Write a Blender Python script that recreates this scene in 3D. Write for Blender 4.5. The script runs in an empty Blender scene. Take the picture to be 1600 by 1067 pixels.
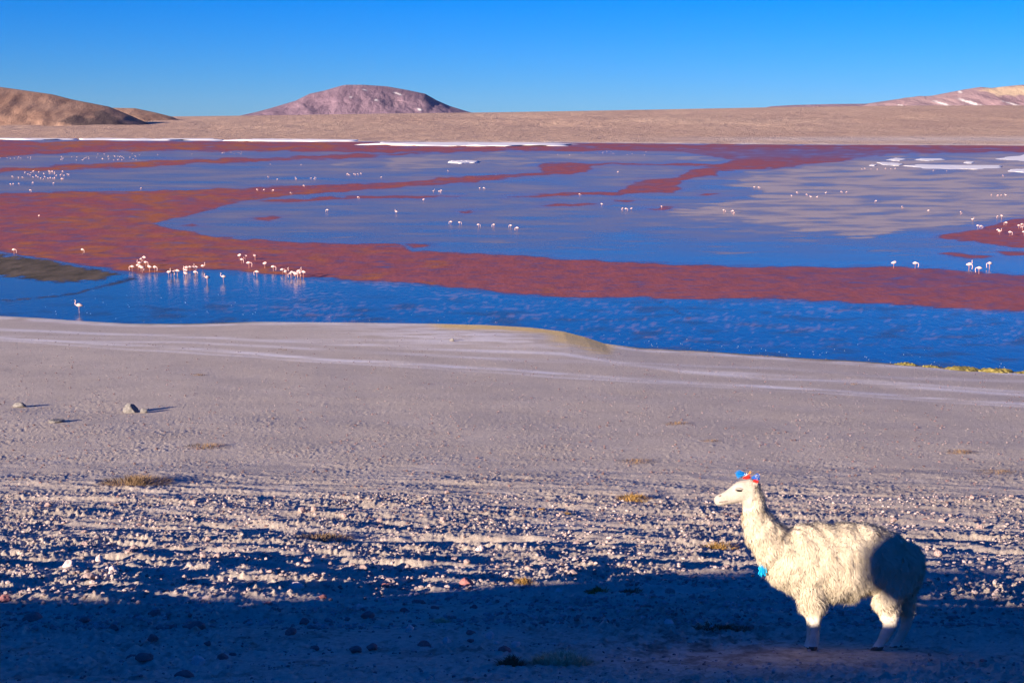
import bpy, bmesh, math, random
import numpy as np
from mathutils import Vector, Matrix, noise as mnoise

R = math.radians
rng = np.random.default_rng(7)
random.seed(7)
scene = bpy.context.scene
COL = scene.collection

# ------------------------------------------------------------------ camera
CAM_Z = 11.0            # the lake surface is z = 0
FPX = 2200.0            # focal length in pixels of a 1600 px wide picture
PITCH = math.atan(325.5 / FPX)
cam_d = bpy.data.cameras.new('camera')
cam = bpy.data.objects.new('camera', cam_d)
COL.objects.link(cam)
cam.location = (0, 0, CAM_Z)
cam.rotation_euler = (R(90) - PITCH, 0, 0)
cam_d.sensor_width = 36.0
cam_d.lens = 36.0 * FPX / 1600.0
cam_d.clip_start = 0.1
cam_d.clip_end = 80000
scene.camera = cam

# ------------------------------------------------------------------ sky and sun
SUN_E = R(11.5)         # elevation
SUN_A = R(48.0)         # how far behind the camera the sun stands, from the left
L = Vector((-math.cos(SUN_A) * math.cos(SUN_E), -math.sin(SUN_A) * math.cos(SUN_E), math.sin(SUN_E)))
world = bpy.data.worlds.new('World')
scene.world = world
world.use_nodes = True
nt = world.node_tree
nt.nodes.clear()
sky = nt.nodes.new('ShaderNodeTexSky')
sky.sky_type = 'NISHITA'
sky.sun_disc = False
sky.sun_elevation = SUN_E
sky.sun_rotation = math.atan2(L.x, L.y)
sky.altitude = 4300
sky.air_density = 1.6
sky.dust_density = 0.0
sky.ozone_density = 13.0
hs = nt.nodes.new('ShaderNodeHueSaturation')
hs.inputs['Hue'].default_value = 0.514
hs.inputs['Saturation'].default_value = 1.075
bg = nt.nodes.new('ShaderNodeBackground')
bg.inputs['Strength'].default_value = 0.070
wo = nt.nodes.new('ShaderNodeOutputWorld')
nt.links.new(sky.outputs[0], hs.inputs['Color'])
nt.links.new(hs.outputs[0], bg.inputs[0])
nt.links.new(bg.outputs[0], wo.inputs[0])

sun_d = bpy.data.lights.new('sun', 'SUN')
sun_d.energy = 5.0
sun_d.angle = R(0.5)
sun_d.color = (1.0, 0.83, 0.66)
sun = bpy.data.objects.new('sun', sun_d)
COL.objects.link(sun)
sun.rotation_euler = (-L).to_track_quat('-Z', 'Y').to_euler()

scene.view_settings.view_transform = 'Standard'
scene.view_settings.look = 'None'
scene.view_settings.gamma = 1.0
scene.view_settings.use_curve_mapping = False
scene.view_settings.exposure = 1.4
scene.render.engine = 'CYCLES'

# ------------------------------------------------------------------ picture <-> place
cp, sp = math.cos(PITCH), math.sin(PITCH)
def ray(px, row):
    u = (px - 800.0) / FPX
    v = (row - 533.5) / FPX
    return u, cp - v * sp, -(sp + v * cp)
def on_lake(px, row, z=0.0):
    dx, dy, dz = ray(px, row)
    t = (z - CAM_Z) / dz
    return dx * t, dy * t
def at_dist(px, row, Y):
    dx, dy, dz = ray(px, row)
    t = Y / dy
    return Vector((dx * t, Y, CAM_Z + dz * t))
def tan_of_row(row):
    v = (row - 533.5) / FPX
    return (sp + v * cp) / (cp - v * sp)
def row_of_tan(t):
    v = (t * cp - sp) / (cp + t * sp)
    return 533.5 + v * FPX
def depth_of(x, y, z):
    return y * cp - (z - CAM_Z) * sp
def to_px(X, Y, Z):
    d = Y * cp - (Z - CAM_Z) * sp
    up = Y * sp + (Z - CAM_Z) * cp
    return 800 + FPX * X / d, 533.5 - FPX * up / d

# ------------------------------------------------------------------ noise
def _hash(ix, iy, seed):
    h = (ix.astype(np.int64) * 374761393 + iy.astype(np.int64) * 668265263 + seed * 1442695041) & 0xFFFFFFFF
    h = ((h ^ (h >> 13)) * 1274126177) & 0xFFFFFFFF
    return (h ^ (h >> 16)) & 0xFFFFFFFF
def perlin(x, y, seed=0):
    x = np.asarray(x, float); y = np.asarray(y, float)
    x0 = np.floor(x); y0 = np.floor(y)
    fx = x - x0; fy = y - y0
    ux = fx * fx * fx * (fx * (fx * 6 - 15) + 10); uy = fy * fy * fy * (fy * (fy * 6 - 15) + 10)
    def g(ix, iy, dx, dy):
        a = _hash(ix, iy, seed) * (2 * math.pi / 4294967296.0)
        return np.cos(a) * dx + np.sin(a) * dy
    n00 = g(x0, y0, fx, fy); n10 = g(x0 + 1, y0, fx - 1, fy)
    n01 = g(x0, y0 + 1, fx, fy - 1); n11 = g(x0 + 1, y0 + 1, fx - 1, fy - 1)
    return ((n00 * (1 - ux) + n10 * ux) * (1 - uy) + (n01 * (1 - ux) + n11 * ux) * uy) * 1.5
def fbm(x, y, oct=4, seed=0, gain=0.5):
    s = 0; a = 1.0; f = 1.0
    for o in range(oct):
        s = s + a * perlin(x * f + 17.3 * o, y * f - 9.1 * o, seed + o)
        a *= gain; f *= 2.03
    return s
def sstep(a, b, x):
    t = np.clip((x - a) / (b - a), 0, 1)
    return t * t * (3 - 2 * t)

# ------------------------------------------------------------------ material helpers
def new_mat(name):
    m = bpy.data.materials.new(name)
    m.use_nodes = True
    t = m.node_tree
    b = t.nodes['Principled BSDF']
    return m, t, b
def N(t, typ, **kw):
    n = t.nodes.new(typ)
    for k, v in kw.items():
        if k.startswith('i_'):
            key = k[2:]
            key = int(key) if key.isdigit() else key.replace('_', ' ')
            n.inputs[key].default_value = v
        else:
            setattr(n, k, v)
    return n
def mixc(t, fac, a, b):
    n = t.nodes.new('ShaderNodeMix')
    n.data_type = 'RGBA'
    for val, key in ((fac, 0), (a, 6), (b, 7)):
        if hasattr(val, 'is_linked') or hasattr(val, 'links'):
            t.links.new(val, n.inputs[key])
        else:
            n.inputs[key].default_value = val if key == 0 else (*val, 1) if len(val) == 3 else val
    return n.outputs[2]
def mathn(t, op, a, b=None, clamp=False):
    n = t.nodes.new('ShaderNodeMath')
    n.operation = op
    n.use_clamp = clamp
    for i, v in enumerate((a, b)):
        if v is None:
            continue
        if hasattr(v, 'links'):
            t.links.new(v, n.inputs[i])
        else:
            n.inputs[i].default_value = v
    return n.outputs[0]
def noise_tex(t, scale, detail=4, rough=0.55, vec=None, dist=0.0):
    n = t.nodes.new('ShaderNodeTexNoise')
    n.inputs['Scale'].default_value = scale
    n.inputs['Detail'].default_value = detail
    n.inputs['Roughness'].default_value = rough
    n.inputs['Distortion'].default_value = dist
    if vec is not None:
        t.links.new(vec, n.inputs['Vector'])
    return n
def ramp(t, val, stops):
    n = t.nodes.new('ShaderNodeValToRGB')
    e = n.color_ramp.elements
    e[0].position, e[0].color = stops[0][0], (*stops[0][1], 1)
    e[1].position, e[1].color = stops[-1][0], (*stops[-1][1], 1)
    for p, c in stops[1:-1]:
        k = e.new(p); k.color = (*c, 1)
    t.links.new(val, n.inputs[0])
    return n.outputs[0]
def bump(t, b, height, strength, dist):
    n = t.nodes.new('ShaderNodeBump')
    n.inputs['Strength'].default_value = strength
    n.inputs['Distance'].default_value = dist
    t.links.new(height, n.inputs['Height'])
    t.links.new(n.outputs[0], b.inputs['Normal'])
    return n
def simple_mat(name, col, rough=0.9, spec=0.2, var=0.12, scale=8.0, bumpd=0.0):
    m, t, b = new_mat(name)
    tc = N(t, 'ShaderNodeTexCoord')
    nz = noise_tex(t, scale, 5, 0.6, tc.outputs['Object'])
    a = tuple(max(0, c * (1 - var)) for c in col); c2 = tuple(min(1, c * (1 + var)) for c in col)
    t.links.new(ramp(t, nz.outputs[0], [(0.3, a), (0.7, c2)]), b.inputs['Base Color'])
    b.inputs['Roughness'].default_value = rough
    b.inputs['Specular IOR Level'].default_value = spec
    if bumpd:
        bump(t, b, nz.outputs[0], 0.6, bumpd)
    return m

# ------------------------------------------------------------------ object helpers
def tag(o, label=None, cat=None, group=None, kind=None):
    if label: o['label'] = label
    if cat: o['category'] = cat
    if group: o['group'] = group
    if kind: o['kind'] = kind
    return o
def mesh_np(name, verts, faces, mat=None, smooth=True):
    verts = np.asarray(verts, np.float32).reshape(-1, 3)
    faces = np.asarray(faces, np.int32)
    me = bpy.data.meshes.new(name)
    k = faces.shape[1]; nf = faces.shape[0]
    me.vertices.add(len(verts)); me.vertices.foreach_set('co', verts.ravel())
    me.loops.add(nf * k); me.loops.foreach_set('vertex_index', faces.ravel())
    me.polygons.add(nf)
    me.polygons.foreach_set('loop_start', np.arange(0, nf * k, k, dtype=np.int32))
    me.polygons.foreach_set('loop_total', np.full(nf, k, np.int32))
    me.polygons.foreach_set('use_smooth', np.full(nf, smooth, dtype=bool))
    me.update(calc_edges=True)
    if mat: me.materials.append(mat)
    return me
def obj(name, me, parent=None, loc=None):
    o = bpy.data.objects.new(name, me)
    COL.objects.link(o)
    if parent: o.parent = parent
    if loc is not None: o.location = loc
    return o
def grid_faces(nr, nc):
    i = np.arange(nr - 1)[:, None] * nc + np.arange(nc - 1)[None, :]
    i = i.ravel()
    return np.stack([i, i + 1, i + nc + 1, i + nc], 1)
def set_attr(me, name, rgba):
    a = me.color_attributes.new(name, 'FLOAT_COLOR', 'POINT')
    a.data.foreach_set('color', np.asarray(rgba, np.float32).ravel())

# ================================================================== THE GROUND
drop_tab = np.array([(-60, -4.5), (-30, -1.9), (-10, .6), (0, 1.65), (3, 2.06), (5.0, 2.31), (6.0, 2.61), (9.2, 3.72), (11.5, 4.36),
                     (13.4, 4.78), (16, 5.36), (20, 6.24), (25, 7.12), (34, 8.08), (45, 8.92), (60, 9.85), (81.6, 11.0), (95, 11.6), (140, 13)])
_yy = np.linspace(-60, 140, 4001)
_dd = np.interp(_yy, drop_tab[:, 0], drop_tab[:, 1])
_k = np.exp(-0.5 * (np.arange(-40, 41) / 12.0) ** 2); _k /= _k.sum()
_dd = np.convolve(np.pad(_dd, 40, mode='edge'), _k, mode='valid')
shore_px = [(-900, 470), (-300, 480), (0, 494), (60, 497), (130, 502), (200, 506), (300, 506), (400, 503), (540, 504), (680, 506), (760, 508), (830, 512),
            (880, 518), (915, 527), (945, 537), (1000, 544), (1080, 548), (1200, 556), (1320, 564), (1420, 571), (1500, 577), (1600, 584), (1900, 600), (2600, 630)]
_sh = np.array([on_lake(*p) for p in shore_px])
def shore_Y(X):
    return np.interp(X, _sh[:, 0], _sh[:, 1])
_xs = np.linspace(-150, 150, 3001)
_ker = np.exp(-0.5 * (np.arange(-300, 301) / 110.0) ** 2); _ker /= _ker.sum()
_ss = np.convolve(np.pad(shore_Y(_xs), 300, mode='edge'), _ker, mode='valid')
def base_h(X, Y):
    X = np.asarray(X, float); Y = np.asarray(Y, float)
    sm = np.interp(X, _xs, _ss)
    k = 81.6 / sm
    w = sstep(24, 70, Y)
    Yl = Y + (sm - shore_Y(X)) * sstep(sm - 13, sm - 2, Y)
    Ye = Yl * (1 + (k - 1) * w)
    h = CAM_Z - np.interp(Ye, _yy, _dd)
    # bump added to the unseen brow at left, to shade ground beside the llama
    h = h + 0.17 * sstep(-10.5, -8, X) * (1 - sstep(-5.5, -4.7, X)) * sstep(2.5, 5, Y) * (1 - sstep(6, 8.5, Y))
    return h
LX, LY = 2.68, 11.5          # where the llama stands
def micro_h(X, Y):
    X = np.asarray(X, float); Y = np.asarray(Y, float)
    near = sstep(7, 9.5, Y)
    # low furrows running across the slope, the light grazes them
    ph = Y + 0.30 * X + 1.1 * perlin(X / 4.0, Y / 2.6, 3) + 0.55 * perlin(X / 1.1, Y / 0.9, 4) + 0.25 * perlin(X / 0.4, Y / 0.4, 6)
    band = sstep(12.6, 14.6, Y) * (1 - 0.45 * sstep(22, 28, Y)) * (1 - sstep(27, 37, Y)) * (1 + 0.25 * sstep(3, -5, X))
    amp = 0.036 * band * (0.75 + 0.9 * perlin(X / 2.6, Y / 2.0, 9))
    h = amp * np.sin(2 * math.pi * ph / 2.3)
    st = perlin((X + 0.5 * Y) / 1.9 + 0.5 * perlin(X / .5, Y / .5, 14), (Y + 0.2 * X) / 0.5, 15)
    h = h + band * ((0.042 + 0.028 * (1 - sstep(18, 26, Y))) * st + 0.020 * perlin((X + Y) / 0.6, (Y + 0.2 * X) / 0.26, 16))
    rough = (0.9 + 0.25 * sstep(11.5, 14, Y)) * (1 - 0.62 * sstep(24, 34, Y)) * (1 - 0.6 * sstep(38, 58, Y))
    rough = rough * (0.8 + 0.8 * perlin(X / 2.2, Y / 1.7, 31))
    rid = perlin(X / 0.105 + 0.8 * perlin(X / 0.3, Y / 0.3, 26), Y / 0.15, 24)
    lump = 0.016 * np.maximum(perlin(X / 0.25, Y / 0.22, 21), -0.2) + 0.046 * np.maximum(rid, 0.05) ** 1.3 + 0.024 * perlin(X / 0.05, Y / 0.10, 23)
    h = h + rough * lump
    h = h + 0.03 * perlin(X / 3.3, Y / 3.3, 40) * (1 - sstep(60, 75, Y))
    lm = np.exp(-(((X - LX) / 0.75) ** 2 + ((Y - LY) / 0.5) ** 2) ** 2)
    return h * near * (1 - lm) * (1 - 0.7 * sstep(70, 78, Y))
def ground_h(X, Y):
    return base_h(X, Y) + micro_h(X, Y)
def ground_at(px, row):
    dx, dy, dz = ray(px, row)
    ys = np.concatenate([np.linspace(8.3, 40, 1600), np.linspace(40, 110, 900)])
    t = ys / dy
    g = base_h(dx * t, ys) - (CAM_Z + dz * t)
    idx = np.nonzero(g >= 0)[0]
    i = idx[0] if len(idx) else len(ys) - 1
    X, Y = float(dx * t[i]), float(ys[i])
    return X, Y
def scale_at(X, Y):
    return FPX / depth_of(X, Y, float(base_h(X, Y)))      # picture pixels per metre

def pix_dist_poly(px, py, pts, ys=1.0):
    """signed distance (inside > 0) to a closed outline"""
    pts = np.array(pts, float)
    x = px; y = py * ys
    inside = np.zeros(px.shape, bool); d2 = np.full(px.shape, 1e12)
    n = len(pts)
    for i in range(n):
        x1, y1 = pts[i][0], pts[i][1] * ys
        x2, y2 = pts[(i + 1) % n][0], pts[(i + 1) % n][1] * ys
        ex, ey = x2 - x1, y2 - y1
        tt = np.clip(((x - x1) * ex + (y - y1) * ey) / (ex * ex + ey * ey + 1e-9), 0, 1)
        d2 = np.minimum(d2, (x - x1 - tt * ex) ** 2 + (y - y1 - tt * ey) ** 2)
        c = ((y1 > y) != (y2 > y)) & (x < ex * (y - y1) / (ey if abs(ey) > 1e-9 else 1e-9) + x1)
        inside ^= c
    d = np.sqrt(d2)
    return np.where(inside, d, -d)
def polyline_y(X, Y, pts):
    """ground line through marks: distance in Y from the line at X"""
    w = np.array(sorted(ground_at(*p) for p in pts))
    return Y - np.interp(X, w[:, 0], w[:, 1])

mat_ground, t, b = new_mat('sand_and_gravel')
at = N(t, 'ShaderNodeAttribute', attribute_name='tint')
sep = N(t, 'ShaderNodeSeparateColor'); t.links.new(at.outputs['Color'], sep.inputs[0])
geo = N(t, 'ShaderNodeNewGeometry')
n1 = noise_tex(t, 0.5, 5, 0.6, geo.outputs['Position'])
n2 = noise_tex(t, 14.0, 6, 0.7, geo.outputs['Position'])
n3 = noise_tex(t, 90.0, 3, 0.7, geo.outputs['Position'])
c0 = ramp(t, n1.outputs[0], [(0.3, (0.61, 0.515, 0.41)), (0.7, (0.70, 0.60, 0.485))])
c1 = ramp(t, n2.outputs[0], [(0.30, (0.6, 0.56, 0.56)), (0.56, (1, 1, 1)), (0.75, (1.12, 1.1, 1.08))])
mm = N(t, 'ShaderNodeMix', data_type='RGBA', blend_type='MULTIPLY'); mm.inputs[0].default_value = 0.8
t.links.new(c0, mm.inputs[6]); t.links.new(c1, mm.inputs[7])
c3 = ramp(t, n3.outputs[0], [(0.3, (0.72, 0.7, 0.72)), (0.6, (1, 1, 1))])
mm2 = N(t, 'ShaderNodeMix', data_type='RGBA', blend_type='MULTIPLY'); mm2.inputs[0].default_value = 0.7
t.links.new(mm.outputs[2], mm2.inputs[6]); t.links.new(c3, mm2.inputs[7])
col = mixc(t, sep.outputs[0], mm2.outputs[2], (0.82, 0.76, 0.73))
col = mixc(t, sep.outputs[1], col, ramp(t, n2.outputs[0], [(0.35, (0.68, 0.46, 0.17)), (0.6, (0.86, 0.64, 0.30))]))
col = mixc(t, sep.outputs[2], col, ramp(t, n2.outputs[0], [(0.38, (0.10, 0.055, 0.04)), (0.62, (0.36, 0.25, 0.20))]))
col = mixc(t, at.outputs['Alpha'], col, (0.13, 0.11, 0.06))
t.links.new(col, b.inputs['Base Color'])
b.inputs['Roughness'].default_value = 0.95
b.inputs['Specular IOR Level'].default_value = 0.1
bump(t, b, n3.outputs[0], 0.8, 0.02)

def ground_tint(X, Y, Z):
    px, py = to_px(X, Y, Z)
    s = shore_Y(X)
    sd = s - Y                                   # metres landward of the waterline
    pale = np.zeros_like(X)
    wob = 0.25 * perlin(X / 6, Y / 9, 61)
    brk = np.clip(0.75 + 0.9 * fbm(X / 5.0, Y / 1.5, 3, 62), 0, 1)
    for pts, wid, k in (([(-300, 517), (0, 528), (270, 543), (533, 563), (800, 578), (1000, 594), (1200, 604), (1400, 618), (1600, 632), (1900, 650)], 0.62, 1.0),
                        ([(-300, 522), (0, 532), (533, 567), (800, 584), (1000, 598), (1200, 608), (1600, 636), (1900, 655)], 0.35, 0.6),
                        ([(-300, 505), (0, 515), (200, 523), (330, 528), (533, 538), (720, 547), (880, 554), (1066, 580), (1330, 597), (1600, 617), (1900, 635)], 0.8, 0.8),
                        ([(300, 535), (533, 548), (800, 562), (930, 567), (1300, 592), (1600, 612)], 0.6, 0.6),
                        ([(700, 532), (900, 557), (1000, 568), (1200, 575), (1400, 590)], 0.9, 0.35)):
        dy = polyline_y(X, Y, pts) + wob
        pale = np.maximum(pale, k * np.exp(-(dy / wid) ** 2) * brk)
    # pale salt rim along the water
    rim = np.exp(-((sd - 1.2) / 1.0) ** 2) * 0.8 * np.clip(0.7 + fbm(X / 2, Y / 1, 3, 66), 0, 1)
    pale = np.maximum(pale, rim)
    spitl = np.exp(-((px - 720) / 170.0) ** 2) * sstep(0, 1, sd) * (1 - sstep(9, 14, sd)) * 0.8 * np.clip(0.6 + 1.4 * fbm(X / 3, Y / 1.2, 3, 67), 0, 1)
    pale = np.maximum(pale, spitl)
    # scraped pale patches between the furrows
    pale = np.maximum(pale, 0.15 * sstep(0.30, 0.8, fbm(X / 1.4, Y / 1.2, 4, 70)) * sstep(14, 17, Y) * (1 - sstep(30, 42, Y)))
    yel = sstep(-0.5, 0.3, sd) * (1 - sstep(2.0, 4.5, sd + 0.8 * fbm(X / 1.5, Y / 1.5, 2, 71))) * sstep(655, 700, px) * (1 - sstep(940, 975, px))
    yel = np.maximum(yel, 0.9 * sstep(840, 880, px) * (1 - sstep(945, 965, px)) * (1 - sstep(5, 10, sd + 2.5 * fbm(X / 1.5, Y / 1.2, 3, 72))) * sstep(-.5, .3, sd))
    wet = (1 - sstep(0.0, 0.9, sd + 0.5 * fbm(X / 2.2, Y / 1.0, 3, 73))) * np.clip(sstep(180, 260, px) * (1 - sstep(360, 430, px)) + sstep(950, 1000, px), 0, 1) * 0.85
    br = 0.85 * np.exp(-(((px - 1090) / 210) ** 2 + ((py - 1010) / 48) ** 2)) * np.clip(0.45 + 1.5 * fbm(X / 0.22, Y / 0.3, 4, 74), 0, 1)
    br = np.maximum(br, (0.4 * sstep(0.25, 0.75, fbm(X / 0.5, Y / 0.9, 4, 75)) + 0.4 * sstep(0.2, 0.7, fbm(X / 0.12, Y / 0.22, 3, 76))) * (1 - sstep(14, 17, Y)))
    return np.stack([np.clip(pale, 0, 1), np.clip(yel, 0, 1), np.clip(br, 0, 1), np.clip(wet, 0, 1)], -1)

# the slope in front of the photographer: rows packed the way the relief gets finer up close
NR, NC = 690, 1100
ytab = np.linspace(8.05, 100, 6000)
rtab = row_of_tan((CAM_Z - base_h(np.zeros_like(ytab), ytab)) / ytab)
rr = np.linspace(rtab[0], 480, NR)
o_ = np.argsort(rtab)
ys = np.interp(rr, rtab[o_], ytab[o_])
ys = np.sort(ys)
ys = np.linspace(8.05, ys[-1], NR) * 0.12 + ys * 0.88
uin = np.linspace(-0.43, 0.43, NC - 120)
uo = 0.43 + np.linspace(0.01, 1, 60) ** 2 * 0.75
us = np.concatenate([-uo[::-1], uin, uo])
YY, UU = np.meshgrid(ys, us, indexing='ij')
XX = UU * (YY + 1.2)
ZZ = ground_h(XX, YY)
me = mesh_np('ground', np.stack([XX, YY, ZZ], -1), grid_faces(NR, NC), mat_ground)
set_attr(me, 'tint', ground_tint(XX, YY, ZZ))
ground = tag(obj('ground', me), 'grey mauve sandy slope of gravel and stones running down to the lake', 'ground', kind='structure')
# the brow of the slope round the photographer, and the land to either side
xs = np.concatenate([-np.geomspace(160, 31, 40), np.linspace(-30, 30, 301), np.geomspace(31, 160, 40)])
yn = np.concatenate([np.linspace(-58, -8, 50), np.linspace(-7.6, 8.6, 90)])
Y2, X2 = np.meshgrid(yn, xs, indexing='ij')
Z2 = ground_h(X2, Y2) - 0.10 * sstep(7.9, 8.4, Y2)
Z2 = Z2 + 0.02 * fbm(X2 / 0.9, Y2 / 0.9, 3, 88) * (1 - sstep(4, 6, Y2))
me = mesh_np('slope', np.stack([X2, Y2, Z2], -1), grid_faces(len(yn), len(xs)), mat_ground)
set_attr(me, 'tint', np.zeros((X2.size, 4)))
tag(obj('slope', me), 'grey sandy brow of the slope above the llama', 'ground', kind='structure')

# ================================================================== THE LAKE
red_polys = [
    [(-400, 310), (0, 303), (100, 300), (240, 298), (400, 294), (480, 290), (560, 288), (640, 283), (720, 277), (800, 272), (850, 268), (838, 262), (850, 257), (880, 255),
     (925, 258), (932, 264), (915, 270), (860, 273), (800, 278), (720, 286), (640, 292), (590, 296), (520, 301), (440, 307), (380, 314), (340, 322), (300, 336), (240, 348),
     (250, 355), (290, 362), (340, 370), (400, 376), (480, 380), (560, 381), (620, 383), (650, 392), (720, 396), (800, 399), (880, 405), (960, 409), (1040, 413), (1120, 416),
     (1200, 418), (1300, 418), (1400, 417), (1500, 424), (1600, 431), (2000, 450), (2000, 520), (1600, 487), (1500, 482), (1400, 475), (1300, 470), (1200, 467), (1120, 467),
     (1040, 465), (960, 464), (900, 465), (840, 461), (780, 455), (700, 447), (620, 440), (560, 437), (490, 433), (430, 428), (380, 424), (320, 420), (270, 424), (220, 428),
     (170, 420), (120, 412), (60, 403), (0, 392), (-400, 380)],
    [(790, 308), (880, 301), (965, 300), (985, 292), (1000, 281), (1060, 278), (1075, 266), (1120, 263), (1160, 260), (1240, 256), (1240, 260), (1150, 266), (1125, 268), (1125, 275),
     (1080, 279), (1055, 283), (1062, 292), (1050, 301), (1000, 303), (960, 305), (900, 305), (840, 308)],
    [(-600, 221), (0, 221), (300, 221), (560, 222), (900, 224), (1200, 226), (1600, 227), (2200, 228), (2200, 238), (1600, 238), (1420, 240), (1350, 245), (1300, 255), (1150, 263),
     (1090, 262), (1130, 256), (1145, 250), (1110, 244), (1060, 238), (1000, 236), (820, 236), (700, 238), (560, 238), (420, 236), (300, 236), (130, 238), (60, 241), (0, 246), (-600, 252)],
    [(-500, 276), (0, 264), (120, 257), (270, 250), (420, 246), (480, 244), (560, 241), (680, 238), (560, 247), (440, 251), (300, 256), (230, 262), (120, 265), (0, 270), (-500, 284)],
    [(1462, 369), (1520, 360), (1560, 350), (1600, 340), (1900, 320), (1900, 400), (1600, 387), (1560, 384), (1520, 376), (1480, 374)],
    [(400, 313), (560, 307), (640, 305), (720, 308), (640, 309), (540, 311), (420, 317)],
    [(1470, 395), (1500, 396), (1550, 402), (1530, 404), (1490, 401)],
    [(1560, 394), (1640, 394), (1640, 400), (1580, 399)],
    [(836, 321), (880, 318), (932, 319), (925, 321), (860, 323)],
    [(1008, 326), (1035, 323), (1050, 325), (1030, 328)],
    [(955, 314), (980, 312), (1000, 314), (975, 316)],
    [(715, 331), (735, 329), (742, 331), (728, 333)],
    [(1095, 305), (1110, 303), (1128, 304), (1110, 307)],
    [(280, 353), (300, 350), (312, 352), (300, 354)],
    [(400, 342), (430, 338), (440, 340), (415, 345)],
    [(630, 383), (665, 381), (672, 383), (650, 386)],
    [(860, 255), (1000, 256), (1090, 256), (1150, 260), (1080, 259), (960, 258), (900, 258)],
]
pale_polys = [
    ([(640, 242), (760, 238), (940, 238), (1060, 242), (1120, 247), (1100, 254), (960, 254), (860, 253), (800, 260), (720, 264), (600, 268), (520, 258), (560, 248)], 0.85),
    ([(1160, 268), (1240, 258), (1330, 248), (1400, 243), (1700, 242), (1700, 335), (1560, 345), (1480, 358), (1380, 366), (1330, 376), (1260, 368), (1160, 350), (1060, 340),
      (1000, 330), (1100, 318), (1180, 300), (1120, 285)], 1.0),
    ([(940, 258), (1060, 258), (1160, 256), (1120, 263), (1080, 265), (1060, 276), (1000, 276), (960, 270)], 0.7),
    ([(700, 300), (800, 296), (960, 293), (980, 297), (880, 300), (780, 304)], 0.55),
    ([(280, 262), (420, 255), (560, 256), (640, 264), (520, 276), (380, 280)], 0.45),
    ([(840, 345), (960, 342), (1100, 346), (1250, 360), (1300, 380), (1180, 370), (1050, 356), (900, 350)], 0.6),
    ([(700, 316), (760, 310), (860, 310), (1000, 316), (1100, 324), (960, 330), (820, 326), (740, 322)], 0.55),
    ([(300, 350), (420, 330), (520, 326), (560, 330), (420, 345)], 0.35),
    ([(20, 285), (200, 281), (420, 286), (300, 292), (100, 296), (0, 298)], 0.3),
]
mud_polys = [[(-300, 380), (0, 399), (50, 404), (110, 415), (185, 428), (150, 437), (90, 441), (40, 434), (0, 430), (-300, 440)]]

# rows packed by picture row so that bands far out stay resolved
lr = np.concatenate([np.linspace(640, 470, 70), np.linspace(469, 300, 210), np.linspace(299.4, 214, 190)])
ly = CAM_Z / np.array([tan_of_row(r) for r in lr])
lu = np.concatenate([np.linspace(-1.6, -0.46, 30), np.linspace(-0.455, 0.455, 520), np.linspace(0.46, 1.6, 30)])
LYY, LUU = np.meshgrid(ly, lu, indexing='ij')
LXX = LUU * LYY
PX, PY = to_px(LXX, LYY, np.zeros_like(LXX))
wpx = PX + 9 * fbm(PX / 60, PY / 9, 3, 101); wpy = PY + 2.2 * fbm(PX / 45, PY / 7, 4, 102)
def soft(pts, ys=4.0, w=5.0):
    return sstep(-w, w, pix_dist_poly(wpx, wpy, pts, ys))
redm = np.zeros_like(PX)
for p in red_polys:
    dd_ = pix_dist_poly(wpx, wpy, p, 4.0)
    redm = np.maximum(redm, 0.72 * sstep(-4, 4, dd_) + 0.28 * sstep(-34, 14, dd_ + 14 * fbm(PX / 40, PY / 4, 3, 134)))
nn = fbm(PX / 70, PY / 3.2, 4, 110)
palem = np.zeros_like(PX)
for p, k in pale_polys:
    d = pix_dist_poly(wpx, wpy, p, 3.0)
    palem = np.maximum(palem, k * sstep(-8, 22, d + 28 * nn) * np.clip(0.85 + 0.6 * fbm(PX / 95, PY / 4.5, 4, 119), 0.4, 1))
palem = np.maximum(palem, (0.42 + 0.24 * fbm(PX / 150, PY / 6, 3, 120)) * (1 - sstep(330, 440, PY)) + 0.10 * (1 - sstep(240, 300, PY)))
palem = np.maximum(palem, 0.55 * sstep(0.25, 0.8, fbm(PX / 120, PY / 4, 4, 111)) * (PY < 400) * (PY > 236))
speck = fbm(PX / 13, PY / 2.6, 4, 112)
mud = np.zeros_like(PX)
for p in mud_polys:
    mud = np.maximum(mud, sstep(-6, 6, pix_dist_poly(wpx, wpy, p, 3.0) + 9 * fbm(PX / 22, PY / 4, 3, 131)))
line = np.abs(PY - np.interp(PX, [-300, 0, 60, 120, 190, 210], [486, 470, 466, 458, 440, 434])) / np.interp(PX, [0, 150, 200], [1.6, 2.5, 4])
mud = np.maximum(mud, 0.7 * np.clip(0.6 + 1.2 * fbm(PX / 14, PY / 3, 3, 132), 0, 1) * np.exp(-(1.4 * line) ** 2) * (PX < 215))
crk = np.abs(PY - np.interp(PX, [1020, 1050, 1075], [466, 482, 497])) / 2.5
mud = np.maximum(mud, 0.3 * np.clip(.5 + 2 * speck, 0, 1) * np.exp(-crk ** 2) * (PX > 1018) * (PX < 1080))
mud = np.maximum(mud, 0.22 * sstep(0.0, 0.8, fbm(PX / 75, PY / 9, 4, 133)) * sstep(450, 490, PY))
orange = sstep(-0.1, 0.75, fbm(PX / 90, PY / 13, 4, 113) + 0.35 * np.exp(-((PX - 250) / 260) ** 2) - 0.0009 * np.abs(PX - 250))
specks = 0.75 * sstep(0.35, 0.8, speck + 0.7 * fbm(PX / 110, PY / 14, 3, 114)) * sstep(430, 442, PY) * (1 - sstep(525, 550, PY)) * sstep(280, 420, PX)
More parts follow.
